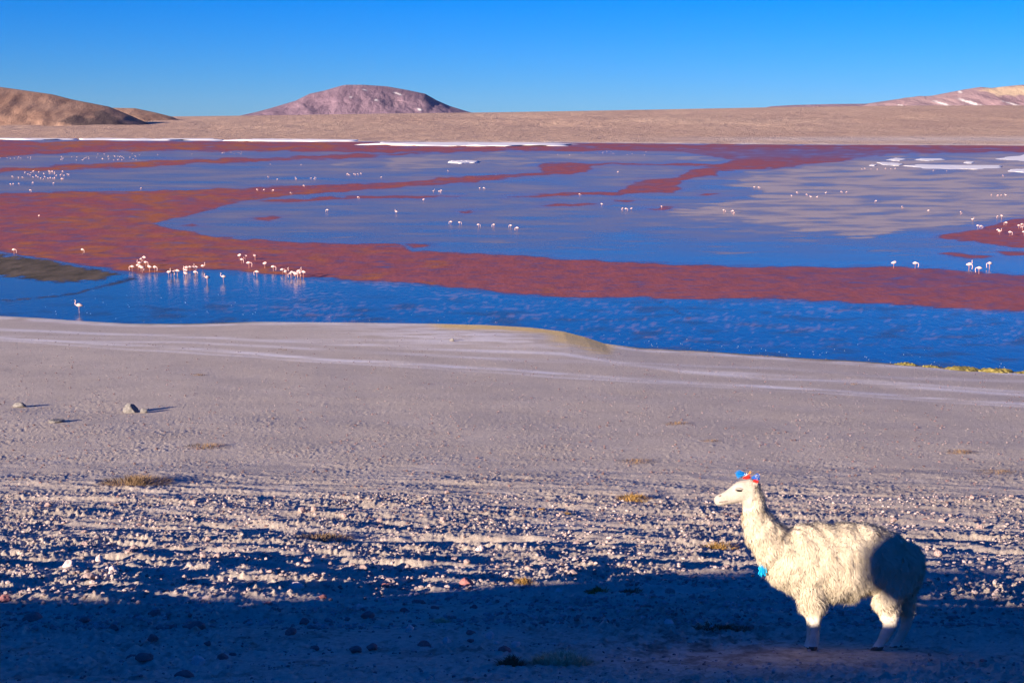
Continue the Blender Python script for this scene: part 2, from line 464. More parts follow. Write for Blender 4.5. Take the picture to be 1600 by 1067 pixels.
# streaks of open water inside the red
redm = redm * np.clip(0.93 + 0.35 * fbm(PX / 26, PY / 3.2, 4, 135), 0.55, 1)
redm = redm * (1 - 0.5 * sstep(0.45, 0.85, fbm(PX / 80, PY / 3.0, 3, 115)) * sstep(380, 360, np.abs(PX * 0)))
purple = np.exp(-((PX - 1250) / 300) ** 2) * np.exp(-((PY - 240) / 9) ** 2) + 0.55 * sstep(1050, 1500, PX) * np.exp(-((PY - 435) / 16) ** 2)
redm = redm * (1 - 0.45 * np.clip(purple, 0, 1))
att = np.stack([np.clip(redm, 0, 1), np.clip(palem * (1 - redm), 0, 1), np.clip(mud, 0, 1), np.clip(np.maximum(orange * redm, 0), 0, 1)], -1)
mat_lake, t, b = new_mat('lake_water')
at = N(t, 'ShaderNodeAttribute', attribute_name='bed')
sep = N(t, 'ShaderNodeSeparateColor'); t.links.new(at.outputs['Color'], sep.inputs[0])
at2 = N(t, 'ShaderNodeAttribute', attribute_name='weed')
geo = N(t, 'ShaderNodeNewGeometry')
mp = N(t, 'ShaderNodeMapping'); mp.inputs['Scale'].default_value = (1, 0.35, 1)
t.links.new(geo.outputs['Position'], mp.inputs[0])
nz = noise_tex(t, 0.6, 5, 0.65, mp.outputs[0])
nf = noise_tex(t, 0.05, 5, 0.65, mp.outputs[0])
water = mixc(t, nf.outputs[0], (0.010, 0.028, 0.062), (0.016, 0.045, 0.10))
redc = mixc(t, at.outputs['Alpha'], (0.36, 0.105, 0.095), (0.43, 0.14, 0.05))
rv = ramp(t, nz.outputs[0], [(0.3, (0.72, 0.72, 0.75)), (0.7, (1.15, 1.12, 1.1))])
m3 = N(t, 'ShaderNodeMix', data_type='RGBA', blend_type='MULTIPLY'); m3.inputs[0].default_value = 0.7
t.links.new(redc, m3.inputs[6]); t.links.new(rv, m3.inputs[7])
c = mixc(t, sep.outputs[1], water, (0.44, 0.365, 0.33))
c = mixc(t, at2.outputs['Fac'], c, (0.26, 0.13, 0.075))
c = mixc(t, sep.outputs[0], c, m3.outputs[2])
c = mixc(t, sep.outputs[2], c, ramp(t, nz.outputs[0], [(0.35, (0.07, 0.06, 0.035)), (0.65, (0.17, 0.13, 0.09))]))
t.links.new(c, b.inputs['Base Color'])
cover = mathn(t, 'MAXIMUM', mathn(t, 'MULTIPLY', sep.outputs[0], 0.93), mathn(t, 'MAXIMUM', mathn(t, 'MULTIPLY', sep.outputs[1], 0.75), sep.outputs[2]))
rg = mathn(t, 'ADD', mathn(t, 'MULTIPLY', cover, 0.55), 0.16)
t.links.new(rg, b.inputs['Roughness'])
spc = mathn(t, 'SUBTRACT', 0.5, mathn(t, 'MULTIPLY', cover, 0.44))
t.links.new(spc, b.inputs['Specular IOR Level'])
b.inputs['IOR'].default_value = 1.33
nb = noise_tex(t, 2.2, 4, 0.6, mp.outputs[0])
bump(t, b, nb.outputs[0], 0.55, 0.06)
me = mesh_np('lake', np.stack([LXX, LYY, np.zeros_like(LXX)], -1), grid_faces(len(lr), len(lu)), mat_lake)
set_attr(me, 'bed', att)
wv = np.clip(specks, 0, 1)
set_attr(me, 'weed', np.stack([wv, wv, wv, np.ones_like(wv)], -1))
tag(obj('lake', me), 'shallow blue lake with wide belts of brick red algae', 'lake', kind='structure')

# ================================================================== FAR LAND
def land_mat(name, lo, hi, scale, veg=None, rough=0.95):
    m, t, b = new_mat(name)
    geo = N(t, 'ShaderNodeNewGeometry')
    mp = N(t, 'ShaderNodeMapping'); mp.inputs['Scale'].default_value = (1, 0.3, 1.6)
    t.links.new(geo.outputs['Position'], mp.inputs[0])
    n1 = noise_tex(t, scale, 7, 0.62, mp.outputs[0], 0.4)
    c = ramp(t, n1.outputs[0], [(0.32, lo), (0.68, hi)])
    if veg:
        n2 = noise_tex(t, scale * 5, 6, 0.7, mp.outputs[0])
        c = mixc(t, ramp(t, n2.outputs[0], [(0.48, (0, 0, 0)), (0.75, (0.7, 0.7, 0.7))]), c, veg)
    nbm = noise_tex(t, scale * 7, 8, 0.72, mp.outputs[0], 0.6)
    bump(t, b, nbm.outputs[0], 0.55, 0.10 / scale)
    at = N(t, 'ShaderNodeAttribute', attribute_name='cover')
    sep = N(t, 'ShaderNodeSeparateColor'); t.links.new(at.outputs['Color'], sep.inputs[0])
    c = mixc(t, sep.outputs[0], c, (0.78, 0.74, 0.70))
    c = mixc(t, sep.outputs[1], c, (0.075, 0.06, 0.065))
    c = mixc(t, sep.outputs[2], c, (0.62, 0.46, 0.30))
    t.links.new(c, b.inputs['Base Color'])
    b.inputs['Roughness'].default_value = rough
    b.inputs['Specular IOR Level'].default_value = 0.05
    return m
mat_plain = land_mat('desert_plain', (0.47, 0.31, 0.23), (0.58, 0.40, 0.285), 0.0028, (0.38, 0.25, 0.21))
shore2 = np.array([(-800, 214), (0, 218), (400, 220.5), (560, 221.5), (900, 223.5), (1200, 226), (1600, 228), (2400, 230)])
crest = np.array([(-800, 190), (0, 186), (270, 182.5), (400, 181), (600, 178), (800, 175.5), (1000, 172), (1200, 168), (1400, 165.5), (1600, 165), (2400, 164)])
pxs = np.linspace(-700, 2300, 420)
ss = np.concatenate([[-0.03], np.linspace(0, 1, 90) ** 1.2, [1.05, 1.12, 1.25]])
DCR = 7000.0
V = np.zeros((len(ss), len(pxs), 3)); cov = np.zeros((len(ss), len(pxs), 4))
for i, s in enumerate(ss):
    rs = np.interp(pxs, shore2[:, 0], shore2[:, 1]); rc = np.interp(pxs, crest[:, 0], crest[:, 1])
    Ys = CAM_Z / np.array([tan_of_row(r) for r in rs])
    Yc = np.full_like(pxs, DCR)
    zc = CAM_Z - DCR * np.array([tan_of_row(r) for r in rc])
    Y = Ys + (Yc - Ys) * s
    prof = np.where(s <= 1, (0.35 * max(s, 0) + 0.65 * max(s, 0) ** 1.6), 1 - (s - 1) * 1.4)
    X = (pxs - 800) / FPX * Y * (1 / cp)
    Z = zc * prof
    if s < 0: Z = np.full_like(pxs, -1.5)
    hh = (1 - abs(2 * min(max(s, 0), 1) - 1) ** 2)
    Z = Z + hh * (9 * fbm(X / 700, Y / 1500, 4, 140) + 3.5 * fbm(X / 160, Y / 380, 3, 141)) * np.clip(Z / 25, 0, 1)
    V[i] = np.stack([X, Y, Z], -1)
    if 0 <= s < 0.2:
        cov[i, :, 0] = 0.75 * np.exp(-(s / 0.018) ** 2) * (0.45 + 0.5 * fbm(pxs / 60, pxs * 0 + 3, 3, 142))
        cov[i, :, 0] += 0.35 * np.exp(-((s - 0.06) / 0.03) ** 2) * sstep(900, 1300, pxs)
cov = np.clip(cov, 0, 1)
me = mesh_np('plain', V, grid_faces(len(ss), len(pxs)), mat_plain)
set_attr(me, 'cover', cov)
tag(obj('plain', me), 'tan desert plain rising gently beyond the far shore', 'plain', kind='structure')

def ridge_noise(x, y, seed):
    s = 0; a = 1; f = 1
    for o in range(5):
        s = s + a * (1 - 2 * np.abs(perlin(x * f + 3 * o, y * f, seed + o)))
        a *= 0.5; f *= 2.1
    return s
def mountain(name, outline, D, depth, mat, label, seed, rough_amp, coverfn=None, base_row=190, ns=110):
    """a massif whose skyline follows the outline; slopes fall to the front and to the back"""
    o = np.array(outline, float)
    p = np.linspace(o[0, 0], o[-1, 0], 300)
    top = CAM_Z - D * np.array([tan_of_row(r) for r in np.interp(p, o[:, 0], o[:, 1])])
    zb = CAM_Z - D * tan_of_row(base_row)
    s = np.linspace(-1, 1, ns)
    S, P = np.meshgrid(s, p, indexing='ij')
    X = (P - 800) / FPX * D / cp
    hgt = np.maximum(top - zb, 0)[None, :]
    shape = (1 - np.abs(S)) ** 0.9
    shape = np.where(np.abs(S) < 0.12, (1 - 0.12) ** 0.9 + (0.12 - np.abs(S)) * 0.8 - 0.0, shape)
    shape = shape / shape.max()
    warp = 0.10 * fbm(P / 60.0, S * 2.0, 3, seed + 50)
    Y = D + (S + warp * (1 - np.abs(S)) * np.abs(S) * 3) * depth
    rn = 0.8 * ridge_noise(P / 46.0 + 0.7 * S, S * 0.8, seed) + 0.16 * ridge_noise(P / 15.0 - 0.9 * S, S * 1.5, seed + 9)
    Z = zb - 30 + (hgt + 30) * shape + rough_amp * (rn - 0.6) * np.abs(S) * (1 - np.abs(S)) * 2.5 * np.clip(hgt / max(hgt.max(), 1), 0, 1)
    me = mesh_np(name, np.stack([X, Y, Z], -1), grid_faces(ns, 300), mat)
    c = np.zeros(X.shape + (4,))
    if coverfn:
        coverfn(c, P, S, Z, rn, *to_px(X, Y, Z))
    set_attr(me, 'cover', np.clip(c, 0, 1))
    return tag(obj(name, me), label, 'mountain', kind='structure')

mat_hill = land_mat('brown_hill', (0.23, 0.135, 0.10), (0.36, 0.23, 0.17), 0.011, (0.22, 0.135, 0.105))
mat_volc = land_mat('haze_tinted_volcano', (0.19, 0.125, 0.165), (0.28, 0.19, 0.23), 0.0016, (0.20, 0.135, 0.18))  # violet of the rock plus distant haze painted into the base colour
mat_right = land_mat('rosy_mountain', (0.29, 0.19, 0.21), (0.40, 0.28, 0.28), 0.0015)
def cov_left(c, P, S, Z, rn, px, py):
    d = pix_dist_poly(px, py, [(90, 190), (118, 180), (150, 186), (140, 172), (165, 174), (205, 198), (160, 200), (120, 199)], 1.5)
    c[..., 1] = 0.75 * sstep(-2, 3, d + 3 * fbm(P / 9, S * 6, 3, 5)) * (S < 0)
def cov_volc(c, P, S, Z, rn, px, py):
    f = np.zeros_like(P)
    for (x, y, w, h) in ((570, 141, 5, 1.0), (588, 157, 3.5, 1.6), (622, 147, 9, 1.3), (655, 171, 5, 2), (548, 152, 2.5, 1.2)):
        f = np.maximum(f, np.exp(-((px - x) / w) ** 2 - ((py - y - 0.35 * (px - x)) / h) ** 2))
    c[..., 0] = 0.9 * sstep(0.35, 0.75, f + 0.25 * fbm(P / 5, S * 20, 2, 9)) * (S < 0)
def cov_right(c, P, S, Z, rn, px, py):
    f = np.zeros_like(P)
    for (x, y, w, h) in ((1472, 162, 16, 2), (1515, 160, 22, 2.5), (1590, 165, 30, 1.2), (1408, 165, 6, 1), (1500, 144, 4, 2)):
        f = np.maximum(f, np.exp(-((px - x) / w) ** 2 - ((py - y - 0.28 * (px - x)) / h) ** 2))
    c[..., 0] = 0.85 * sstep(0.35, 0.75, f + 0.2 * fbm(P / 6, S * 20, 2, 9)) * (S < 0.1)
    d = pix_dist_poly(px, py, [(1528, 141), (1560, 134), (1640, 134), (1700, 140), (1700, 160), (1610, 150), (1570, 152), (1545, 146)], 1.5)
    c[..., 2] = 0.95 * sstep(-3, 5, d + 5 * fbm(P / 14, S * 8, 3, 8))
mountain('mountain', [(330, 190), (385, 181), (410, 175.5), (430, 170), (470, 158), (492, 147), (515, 142), (540, 134.5), (548, 133), (575, 133), (610, 135.5), (640, 141), (668, 147), (685, 157), (705, 166), (735, 175.5), (800, 190)],
         15000, 1300, mat_volc, 'broad volcano painted haze violet with small snow streaks rising behind the plain', 201, 30, cov_volc)
mountain('mountain', [(1180, 190), (1330, 168), (1345, 162), (1380, 157), (1400, 153), (1440, 150), (1465, 145), (1490, 140), (1512, 136.5), (1530, 138), (1545, 136), (1575, 133), (1600, 134), (1680, 142), (1780, 155), (1950, 190)],
         13000, 1200, mat_right, 'rosy mountain with snow streaks and a pale peak', 221, 16, cov_right)
mountain('ridge', [(1080, 190), (1195, 166.5), (1230, 164.5), (1290, 163), (1340, 162.5), (1420, 150.5), (1480, 152), (1560, 190)],
         19000, 800, mat_volc, 'low dark ridge painted haze violet far beyond the plain', 231, 30, None)
mountain('hill', [(-700, 200), (-300, 150), (-120, 138), (0, 136), (22, 136.5), (60, 142), (100, 148), (130, 156), (165, 163), (185, 167), (215, 180), (260, 200)],
         5200, 560, mat_hill, 'brown rounded hill with a dark lava scar beside the lake', 241, 8, cov_left, base_row=212)
mountain('hill', [(60, 205), (140, 172), (175, 168.5), (225, 169.5), (255, 176), (280, 182.5), (330, 205)],
         5900, 360, mat_hill, 'lower brown spur running out from the hill', 261, 4, None, base_row=205)

# white borax banks lying in the far shallows
mat_salt = simple_mat('white_borax', (0.82, 0.79, 0.77), 0.9, 0.2, 0.07, 0.05)
def bank(pts, h, label, seed, mat=mat_salt, name='salt_bank', cat='salt bank', z0=0.0):
    """a low crust lying on the water, outline given as marks"""
    P = np.array([on_lake(*p) for p in pts])
    n = 8
    ring = []
    m = len(P)
    for i in range(m):
        a, c = P[i], P[(i + 1) % m]
        for k in range(n):
            ring.append(a + (c - a) * k / n)
    ring = np.array(ring); cen = ring.mean(0)
    ext = np.ptp(ring, axis=0)
    verts = []; faces = []
    levels = [(1.0, -0.02), (0.985, 0.55), (0.95, 0.8), (0.8, 0.95), (0.5, 1.0), (0.2, 1.0)]
    K = len(ring)
    for li, (s, zz) in enumerate(levels):
        for k in range(K):
            jit = 1 + 0.16 * perlin(np.array([k * 0.37]), np.array([seed * 1.7 + li * .2]), seed)[0]
            q = cen + (ring[k] - cen) * s * jit
            z = z0 + h * zz * (1 + 0.5 * perlin(np.array([q[0] / ext[0] * 23]), np.array([q[1] / ext[1] * 5]), seed)[0])
            if zz < 0: z = -0.02
            verts.append((q[0], q[1], z))
    for li in range(len(levels) - 1):
        for k in range(K):
            a = li * K + k; b2 = li * K + (k + 1) % K
            faces.append((a, b2, b2 + K, a + K))
    me = mesh_np(name, verts, faces, mat)
    bm = bmesh.new(); bm.from_mesh(me)
    bm.verts.ensure_lookup_table()
    bm.faces.new([bm.verts[(len(levels) - 1) * K + k] for k in range(K)])
    bmesh.ops.recalc_face_normals(bm, faces=bm.faces)
    bm.to_mesh(me); bm.free()
    o = obj(name, me)
    return tag(o, label, cat, kind='structure')
bank([(566, 226.5), (640, 228), (760, 229.3), (880, 228.6), (896, 226), (850, 224.6), (720, 223.6), (600, 223.8)], 1.0, 'long white borax bank below the far plain', 1)
bank([(355, 220.5), (420, 221.2), (555, 221.6), (560, 220.4), (470, 219.3), (380, 218.6)], 2.0, 'thin white borax bank along the far shore', 2)
bank([(125, 219), (230, 220), (350, 220), (352, 218.3), (240, 217.5), (130, 217)], 2.0, 'white borax strip below the brown hill', 3)
bank([(-60, 218.4), (60, 219), (122, 218.6), (120, 217), (40, 216.5), (-60, 216.2)], 1.6, 'white borax strip at the foot of the hill', 4)
bank([(700, 254.5), (720, 256), (745, 255), (750, 253), (730, 251.6), (704, 252)], 0.35, 'small white borax patch among pale shallows', 5)
bank([(1412, 260), (1450, 264), (1520, 265), (1565, 262.5), (1560, 259), (1500, 258.5), (1440, 257.5)], 0.14, 'large white borax bank in the right shallows', 6)
bank([(1575, 268), (1600, 270), (1660, 270), (1660, 266), (1600, 264.5), (1580, 265)], 0.14, 'white borax bank beyond the large one', 7)
bank([(1380, 258), (1405, 259.5), (1412, 256.5), (1395, 254.5), (1370, 254)], 0.12, 'irregular white borax crust beside the large bank', 8)
bank([(1385, 250.5), (1405, 252), (1416, 249), (1400, 247)], 0.12, 'small white borax crust near the red band', 9)
bank([(1428, 250), (1450, 252), (1478, 250.5), (1470, 248), (1440, 247.8)], 0.12, 'flat white borax crust near the red band', 10)
bank([(1505, 255), (1518, 256), (1523, 253.5), (1510, 252.5)], 0.12, 'little white borax crust above the large bank', 11)
bank([(1358, 259), (1366, 260), (1370, 258), (1362, 257)], 0.12, 'tiny white borax crust in grey shallows', 12)
bank([(1555, 248.5), (1600, 252), (1680, 252), (1680, 244), (1600, 242)], 0.12, 'pale borax flat beneath the far shore', 13)

# mossy mounds at the waterline
mat_moss = simple_mat('yellow_moss', (0.27, 0.22, 0.065), 0.95, 0.1, 0.5, 5.0, 0.08)
def moss(px, row, w, h, d, seed, label):
    X, Y = on_lake(px, row)
    sc = FPX / depth_of(X, Y, 0)
    W = w / sc / 2; Hh = h / sc
    Hh *= 0.75
    n = 60; m = 14
    verts = []; faces = []
    for j in range(m + 1):
        f = j / m
        for i in range(n):
            a = 2 * math.pi * i / n
            r = math.cos(f * math.pi / 2) ** 0.6
            x = W * r * math.cos(a) * (1 + 0.22 * mnoise.noise((math.cos(a) * 2, math.sin(a) * 2, seed)))
            y = d * r * math.sin(a) * (1 + 0.2 * mnoise.noise((math.cos(a) * 2, math.sin(a) * 2, seed + 5)))
            z = Hh * math.sin(f * math.pi / 2) * (1 + 0.35 * mnoise.noise((x * 1.6, y * 1.6, seed))) + 0.07 * mnoise.noise((x * 6, y * 6, seed)) + 0.05 * mnoise.noise((x * 15, y * 15, seed)) - 0.12 * (j == 0)
            verts.append((x, y, z))
    for j in range(m):
        for i in range(n):
            faces.append((j * n + i, j * n + (i + 1) % n, (j + 1) * n + (i + 1) % n, (j + 1) * n + i))
    o = obj('moss_mound', mesh_np('moss_mound', verts, faces, mat_moss), None, (X, Y, -0.02))
    return tag(o, label, 'moss', 'mossy mounds along the waterline')
moss(1504, 580, 60, 8, 0.9, 1, 'yellow green mossy mound at the waterline, long and low')
moss(1556, 583, 54, 9, 0.8, 2, 'bright yellow green mossy mound, thickest on the shore')
moss(1415, 571, 36, 4, 0.6, 3, 'dull olive mossy mound, flat against the sand')
moss(1605, 586, 40, 6, 0.7, 4, 'yellow green mossy mound at the end of the shore')
moss(1455, 575, 30, 4, 0.5, 5, 'dark olive mossy hump between two brighter mounds')

# ================================================================== FLAMINGOS
mat_flam, t, b = new_mat('flamingo_plumage')
tc = N(t, 'ShaderNodeTexCoord')
nz = noise_tex(t, 6, 3, 0.5, tc.outputs['Object'])
t.links.new(ramp(t, nz.outputs[0], [(0.35, (0.62, 0.34, 0.32)), (0.65, (0.68, 0.52, 0.49))]), b.inputs['Base Color'])
b.inputs['Roughness'].default_value = 0.8
mat_fpink = simple_mat('flamingo_pink', (0.75, 0.36, 0.34), 0.8, 0.2, 0.15, 6)
mat_fdark = simple_mat('flamingo_black', (0.03, 0.025, 0.025), 0.6, 0.2, 0.1, 6)
mat_fleg = simple_mat('flamingo_legs', (0.45, 0.22, 0.18), 0.6, 0.2, 0.1, 6)
def tube(verts, faces, mats, path, rad, mi, n=7):
    base = len(verts)
    path = [Vector(p) for p in path]
    for i, p in enumerate(path):
        d = (path[min(i + 1, len(path) - 1)] - path[max(i - 1, 0)]).normalized()
        a = d.orthogonal().normalized() if abs(d.y) > 0.95 else Vector((0, 1, 0)).cross(d).normalized()
        c = d.cross(a)
        r = rad[i]
        ra, rc = (r, r) if not isinstance(r, tuple) else r
        for k in range(n):
            th = 2 * math.pi * k / n
            verts.append(tuple(p + a * ra * math.cos(th) + c * rc * math.sin(th)))
    for i in range(len(path) - 1):
        for k in range(n):
            faces.append((base + i * n + k, base + i * n + (k + 1) % n, base + (i + 1) * n + (k + 1) % n, base + (i + 1) * n + k)); mats.append(mi)
def flamingo_mesh(pose):
    v, f, m = [], [], []
    tube(v, f, m, [(-.27, 0, .50), (-.22, 0, .515), (-.10, 0, .55), (.02, 0, .565), (.12, 0, .555), (.18, 0, .55)],
         [.012, (.05, .045), (.115, .10), (.13, .115), (.095, .08), .035], 0, 9)
    tube(v, f, m, [(-.30, 0, .485), (-.2, 0, .50), (-.1, 0, .53)], [.01, (.03, .06), (.02, .05)], 2, 6)
    if pose == 0:     # head down in the water
        tube(v, f, m, [(.15, 0, .55), (.25, 0, .57), (.32, 0, .50), (.34, 0, .38), (.32, 0, .25), (.30, 0, .13)], [.045, .035, .03, .028, .025, .03], 0)
        tube(v, f, m, [(.30, 0, .14), (.28, 0, .07), (.25, 0, .03)], [.032, .024, .008], 2, 6)
    elif pose == 1:   # upright
        tube(v, f, m, [(.15, 0, .56), (.25, 0, .60), (.27, 0, .70), (.22, 0, .80), (.23, 0, .90), (.28, 0, .94)], [.045, .035, .03, .028, .026, .034], 0)
        tube(v, f, m, [(.28, 0, .94), (.33, 0, .915), (.35, 0, .87)], [.032, .024, .008], 2, 6)
    else:             # neck folded on the back
        tube(v, f, m, [(.15, 0, .56), (.22, 0, .62), (.17, 0, .70), (.08, 0, .70), (.0, 0, .67)], [.045, .04, .036, .034, .04], 0)
    for s in (-.035, .035):
        tube(v, f, m, [(0, s, .50), (.015, s, .26), (0, s, -.03)], [.016, .014, .012], 1, 5)
    me = bpy.data.meshes.new('flamingo')
    me.from_pydata(v, [], f)
    for mt in (mat_flam, mat_fleg, mat_fdark, mat_fpink): me.materials.append(mt)
    me.polygons.foreach_set('material_index', m)
    me.polygons.foreach_set('use_smooth', [True] * len(f))
    me.update()
    return me
flam = [flamingo_mesh(k) for k in range(3)]
def flock(pts, label, group, size=1.0, jit=0.0):
    for (px, row) in pts:
        X, Y = on_lake(px, row)
        o = obj('flamingo', flam[random.choice((0, 0, 1, 2, 0))], None, (X, Y, 0))
        s = 0.70 * size * random.uniform(0.9, 1.1)
        o.scale = (s, s, s)
        o.rotation_euler = (0, 0, random.choice((0, math.pi)) + random.uniform(-0.7, 0.7))
        tag(o, label, 'flamingo', group)
def spread(x0, x1, y0, y1, n, seed):
    r = random.Random(seed)
    return [(r.uniform(x0, x1), r.uniform(y0, y1)) for _ in range(n)]
def zl(pts, ox, oy, s):
    return [(ox + x / s, oy + y / s) for x, y in pts]
Z = 3.335
flock([(124, 489)], 'lone upright flamingo in deep blue water close to the sandy shore', 'flamingo near the beach', 1.15)
flock([(22, 397)], 'lone flamingo on the red algae above the dark mudbank', 'lone flamingo by the mudbank')
flock([(129, 397)], 'lone flamingo on red algae between the mudbank and the flock', 'lone flamingo on the red belt')
flock([(61, 341)], 'lone flamingo in the middle of the wide red belt', 'lone flamingo in the wide red belt', .85)
flock(zl([(738, 705), (752, 700), (760, 722), (690, 748), (720, 738), (734, 750), (742, 755), (780, 750), (808, 752), (728, 728)], 0, 200, Z),
      'flamingo in the tight group at the red shallows edge', 'tight group at the edge of the red shallows', 1.05)
flock(zl([(880, 778), (892, 776), (906, 776), (925, 772), (968, 768), (974, 755), (990, 748), (1012, 752), (1022, 748), (1018, 775), (1058, 742), (968, 782)], 0, 200, Z),
      'flamingo in the middle group feeding along the blue edge', 'middle group feeding along the blue edge', 1.05)
flock(zl([(1080, 808), (1165, 803)], 0, 200, Z), 'flamingo of the pair standing in open blue water', 'pair in open blue water', 1.05)
flock(zl([(1248, 690), (1260, 708), (1280, 688), (1330, 690), (1297, 730)], 0, 200, Z), 'flamingo in the small group out on the red algae', 'small group on the red algae', 1.05)
flock(zl([(5, 775), (46, 732), (90, 748), (138, 762), (157, 775), (182, 785), (188, 778), (207, 790), (216, 780), (224, 772), (248, 780), (232, 785)], 400, 200, Z),
      'flamingo in the group at the tail of the feeding line', 'group at the tail of the feeding line', 1.05)
flock(zl([(1016, 506), (1061, 508), (1159, 520), (1240, 522), (1327, 524)], 400, 200, Z) + zl([(27, 540)], 800, 200, Z), 'flamingo in the row wading across the blue bay', 'row wading across the blue bay', 1.0)
flock(zl([(372, 442)], 400, 200, Z) + zl([(731, 452)], 400, 200, Z) + zl([(532, 372), (873, 386)], 400, 200, Z), 'flamingo scattered alone across the upper blue bay', 'scattered flamingos in the upper bay', 1.0)
flock(zl([(925, 340), (955, 342), (965, 336), (1166, 324), (1187, 324)], 400, 200, Z), 'flamingo beside the pale streaks below the red channel', 'flamingos beside the pale streaks')
flock(zl([(42, 334), (90, 336), (181, 348), (248, 310), (5, 332)], 400, 200, Z), 'flamingo on the narrow red tongue of algae', 'flamingos on the narrow red tongue')
flock(zl([(63, 262), (207, 268), (211, 274), (288, 270), (303, 274), (308, 268), (112, 275), (654, 264), (75, 195), (235, 197), (1000, 230)], 400, 200, Z),
      'flamingo wading in the blue strait above the red tongue', 'flamingos in the blue strait')
flock(zl([(352, 356), (468, 410), (577, 434), (594, 436), (622, 434), (780, 422), (552, 236)], 800, 200, Z), 'flamingo near the slivers of red algae in the bay', 'flamingos near the red slivers')
flock(zl([(1104, 444), (1150, 446), (1158, 456), (1262, 318), (1285, 320)], 800, 200, Z), 'flamingo at the edge of the grey shallows', 'flamingos at the edge of the grey shallows')
ZZr = 2.6675
flock(zl([(523, 584), (613, 586)], 1200, 200, ZZr), 'flamingo of the pair where blue bay meets the purple belt', 'pair where the bay meets the purple belt', 1.15)
flock(zl([(836, 594), (840, 586), (879, 608), (923, 588)], 1200, 200, ZZr), 'flamingo in the loose four on the purple belt', 'loose four on the purple belt', 1.15)
flock(zl([(874, 420), (888, 422), (852, 392), (957, 380), (974, 380), (803, 362)], 1200, 200, ZZr), 'flamingo in clear blue water beside the red patch', 'flamingos beside the red patch')
flock(zl([(958, 438), (965, 445), (992, 408), (1008, 450), (1045, 420), (1058, 416), (1060, 428), (1066, 448)], 1200, 200, ZZr), 'flamingo standing on the red patch', 'flamingos on the red patch')
flock(zl([(932, 286), (958, 288), (972, 287), (990, 288), (450, 312), (178, 296), (204, 296), (98, 290), (120, 276), (160, 285), (240, 278), (305, 274), (328, 274), (668, 354), (558, 338)], 1200, 200, ZZr),
      'tiny flamingo scattered over the wide grey shallows', 'flamingos over the grey shallows', .9)
flock(zl([(390, 176), (402, 174), (430, 176), (455, 178), (490, 174), (512, 176), (530, 174), (978, 204), (690, 182), (745, 184)], 1200, 200, ZZr), 'tiny flamingo in front of the white borax banks', 'flamingos before the borax banks', .9)
flock(zl([(54, 302), (70, 300), (98, 298), (172, 294), (280, 296), (158, 336), (64, 262), (737, 324)], 0, 200, Z), 'flamingo standing apart below the dense far flock', 'stragglers below the far flock', 1.0)
flock(spread(28, 108, 269, 282, 46, 3), 'flamingo in the dense pink flock far across the lake', 'dense pink flock far across the lake', 1.0)
flock(spread(95, 215, 246, 252, 34, 5) + spread(0, 60, 246, 250, 10, 6) + spread(150, 300, 241, 246, 12, 8), 'tiny flamingo in the long pale line beyond the far flock', 'long pale line of far flamingos', 1.1)
flock(spread(345, 395, 239, 242, 10, 7) + spread(542, 566, 273, 276, 7, 9), 'tiny flamingo in a short pale row on the far water', 'short pale rows on the far water', 1.0)
flock(spread(850, 1010, 238, 244, 14, 10), 'tiny flamingo on the pale flat below the red shore', 'flamingos on the pale flat')

# foam and drifting feathers near the beach: nobody could count them
mat_foam = simple_mat('foam', (0.85, 0.85, 0.86), 0.8, 0.2, 0.05, 4)
fv, ff = [], []
r = random.Random(4)
for _ in range(150):
    px = r.uniform(-30, 1640)
    sr = np.interp(px, [p[0] for p in shore_px], [p[1] for p in shore_px])
    row = sr - 2 - abs(r.gauss(0, 14)) * (1.6 if px < 420 else 0.7)
    if 420 < px < 950 and r.random() < 0.7: continue
    if row < 440: continue
    X, Y = on_lake(px, row)
    s = r.uniform(0.010, 0.026); base = len(fv)
    for k in range(6):
        a = k * math.pi / 3 + r.uniform(-.3, .3)
        fv.append((X + s * math.cos(a) * r.uniform(.6, 1.2), Y + 1.4 * s * math.sin(a), 0.004))
    fv.append((X, Y, 0.008 + s * 0.5))
    for k in range(6): ff.append((base + k, base + (k + 1) % 6, base + 6))
tag(obj('foam_flecks', mesh_np('foam_flecks', fv, ff, mat_foam)), 'white flecks of foam and feathers drifting along the beach', 'foam', kind='stuff')

# ================================================================== STONES
def stone_mat(name, lo, hi):
    m, t, b = new_mat(name)
    tc = N(t, 'ShaderNodeTexCoord')
    oi = N(t, 'ShaderNodeObjectInfo')
    va = N(t, 'ShaderNodeVectorMath', operation='ADD')
    t.links.new(tc.outputs['Object'], va.inputs[0]); t.links.new(oi.outputs['Location'], va.inputs[1])
    n1 = noise_tex(t, 3.5, 6, 0.65, va.outputs[0]); n2 = noise_tex(t, 18, 4, 0.7, va.outputs[0])
    c = ramp(t, n1.outputs[0], [(0.3, lo), (0.7, hi)])
    mm = N(t, 'ShaderNodeMix', data_type='RGBA', blend_type='MULTIPLY'); mm.inputs[0].default_value = 0.6
    t.links.new(c, mm.inputs[6]); t.links.new(ramp(t, n2.outputs[0], [(0.35, (0.55, 0.5, 0.5)), (0.6, (1.05, 1.02, 1))]), mm.inputs[7])
    t.links.new(mm.outputs[2], b.inputs['Base Color'])
    b.inputs['Roughness'].default_value = 0.9; b.inputs['Specular IOR Level'].default_value = 0.2
    bump(t, b, n2.outputs[0], 0.5, 0.08)
    return m
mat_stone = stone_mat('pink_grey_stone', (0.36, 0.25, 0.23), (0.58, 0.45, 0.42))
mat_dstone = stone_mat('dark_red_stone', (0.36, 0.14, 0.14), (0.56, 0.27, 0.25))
mat_grey = stone_mat('grey_stone', (0.17, 0.165, 0.16), (0.30, 0.285, 0.27))
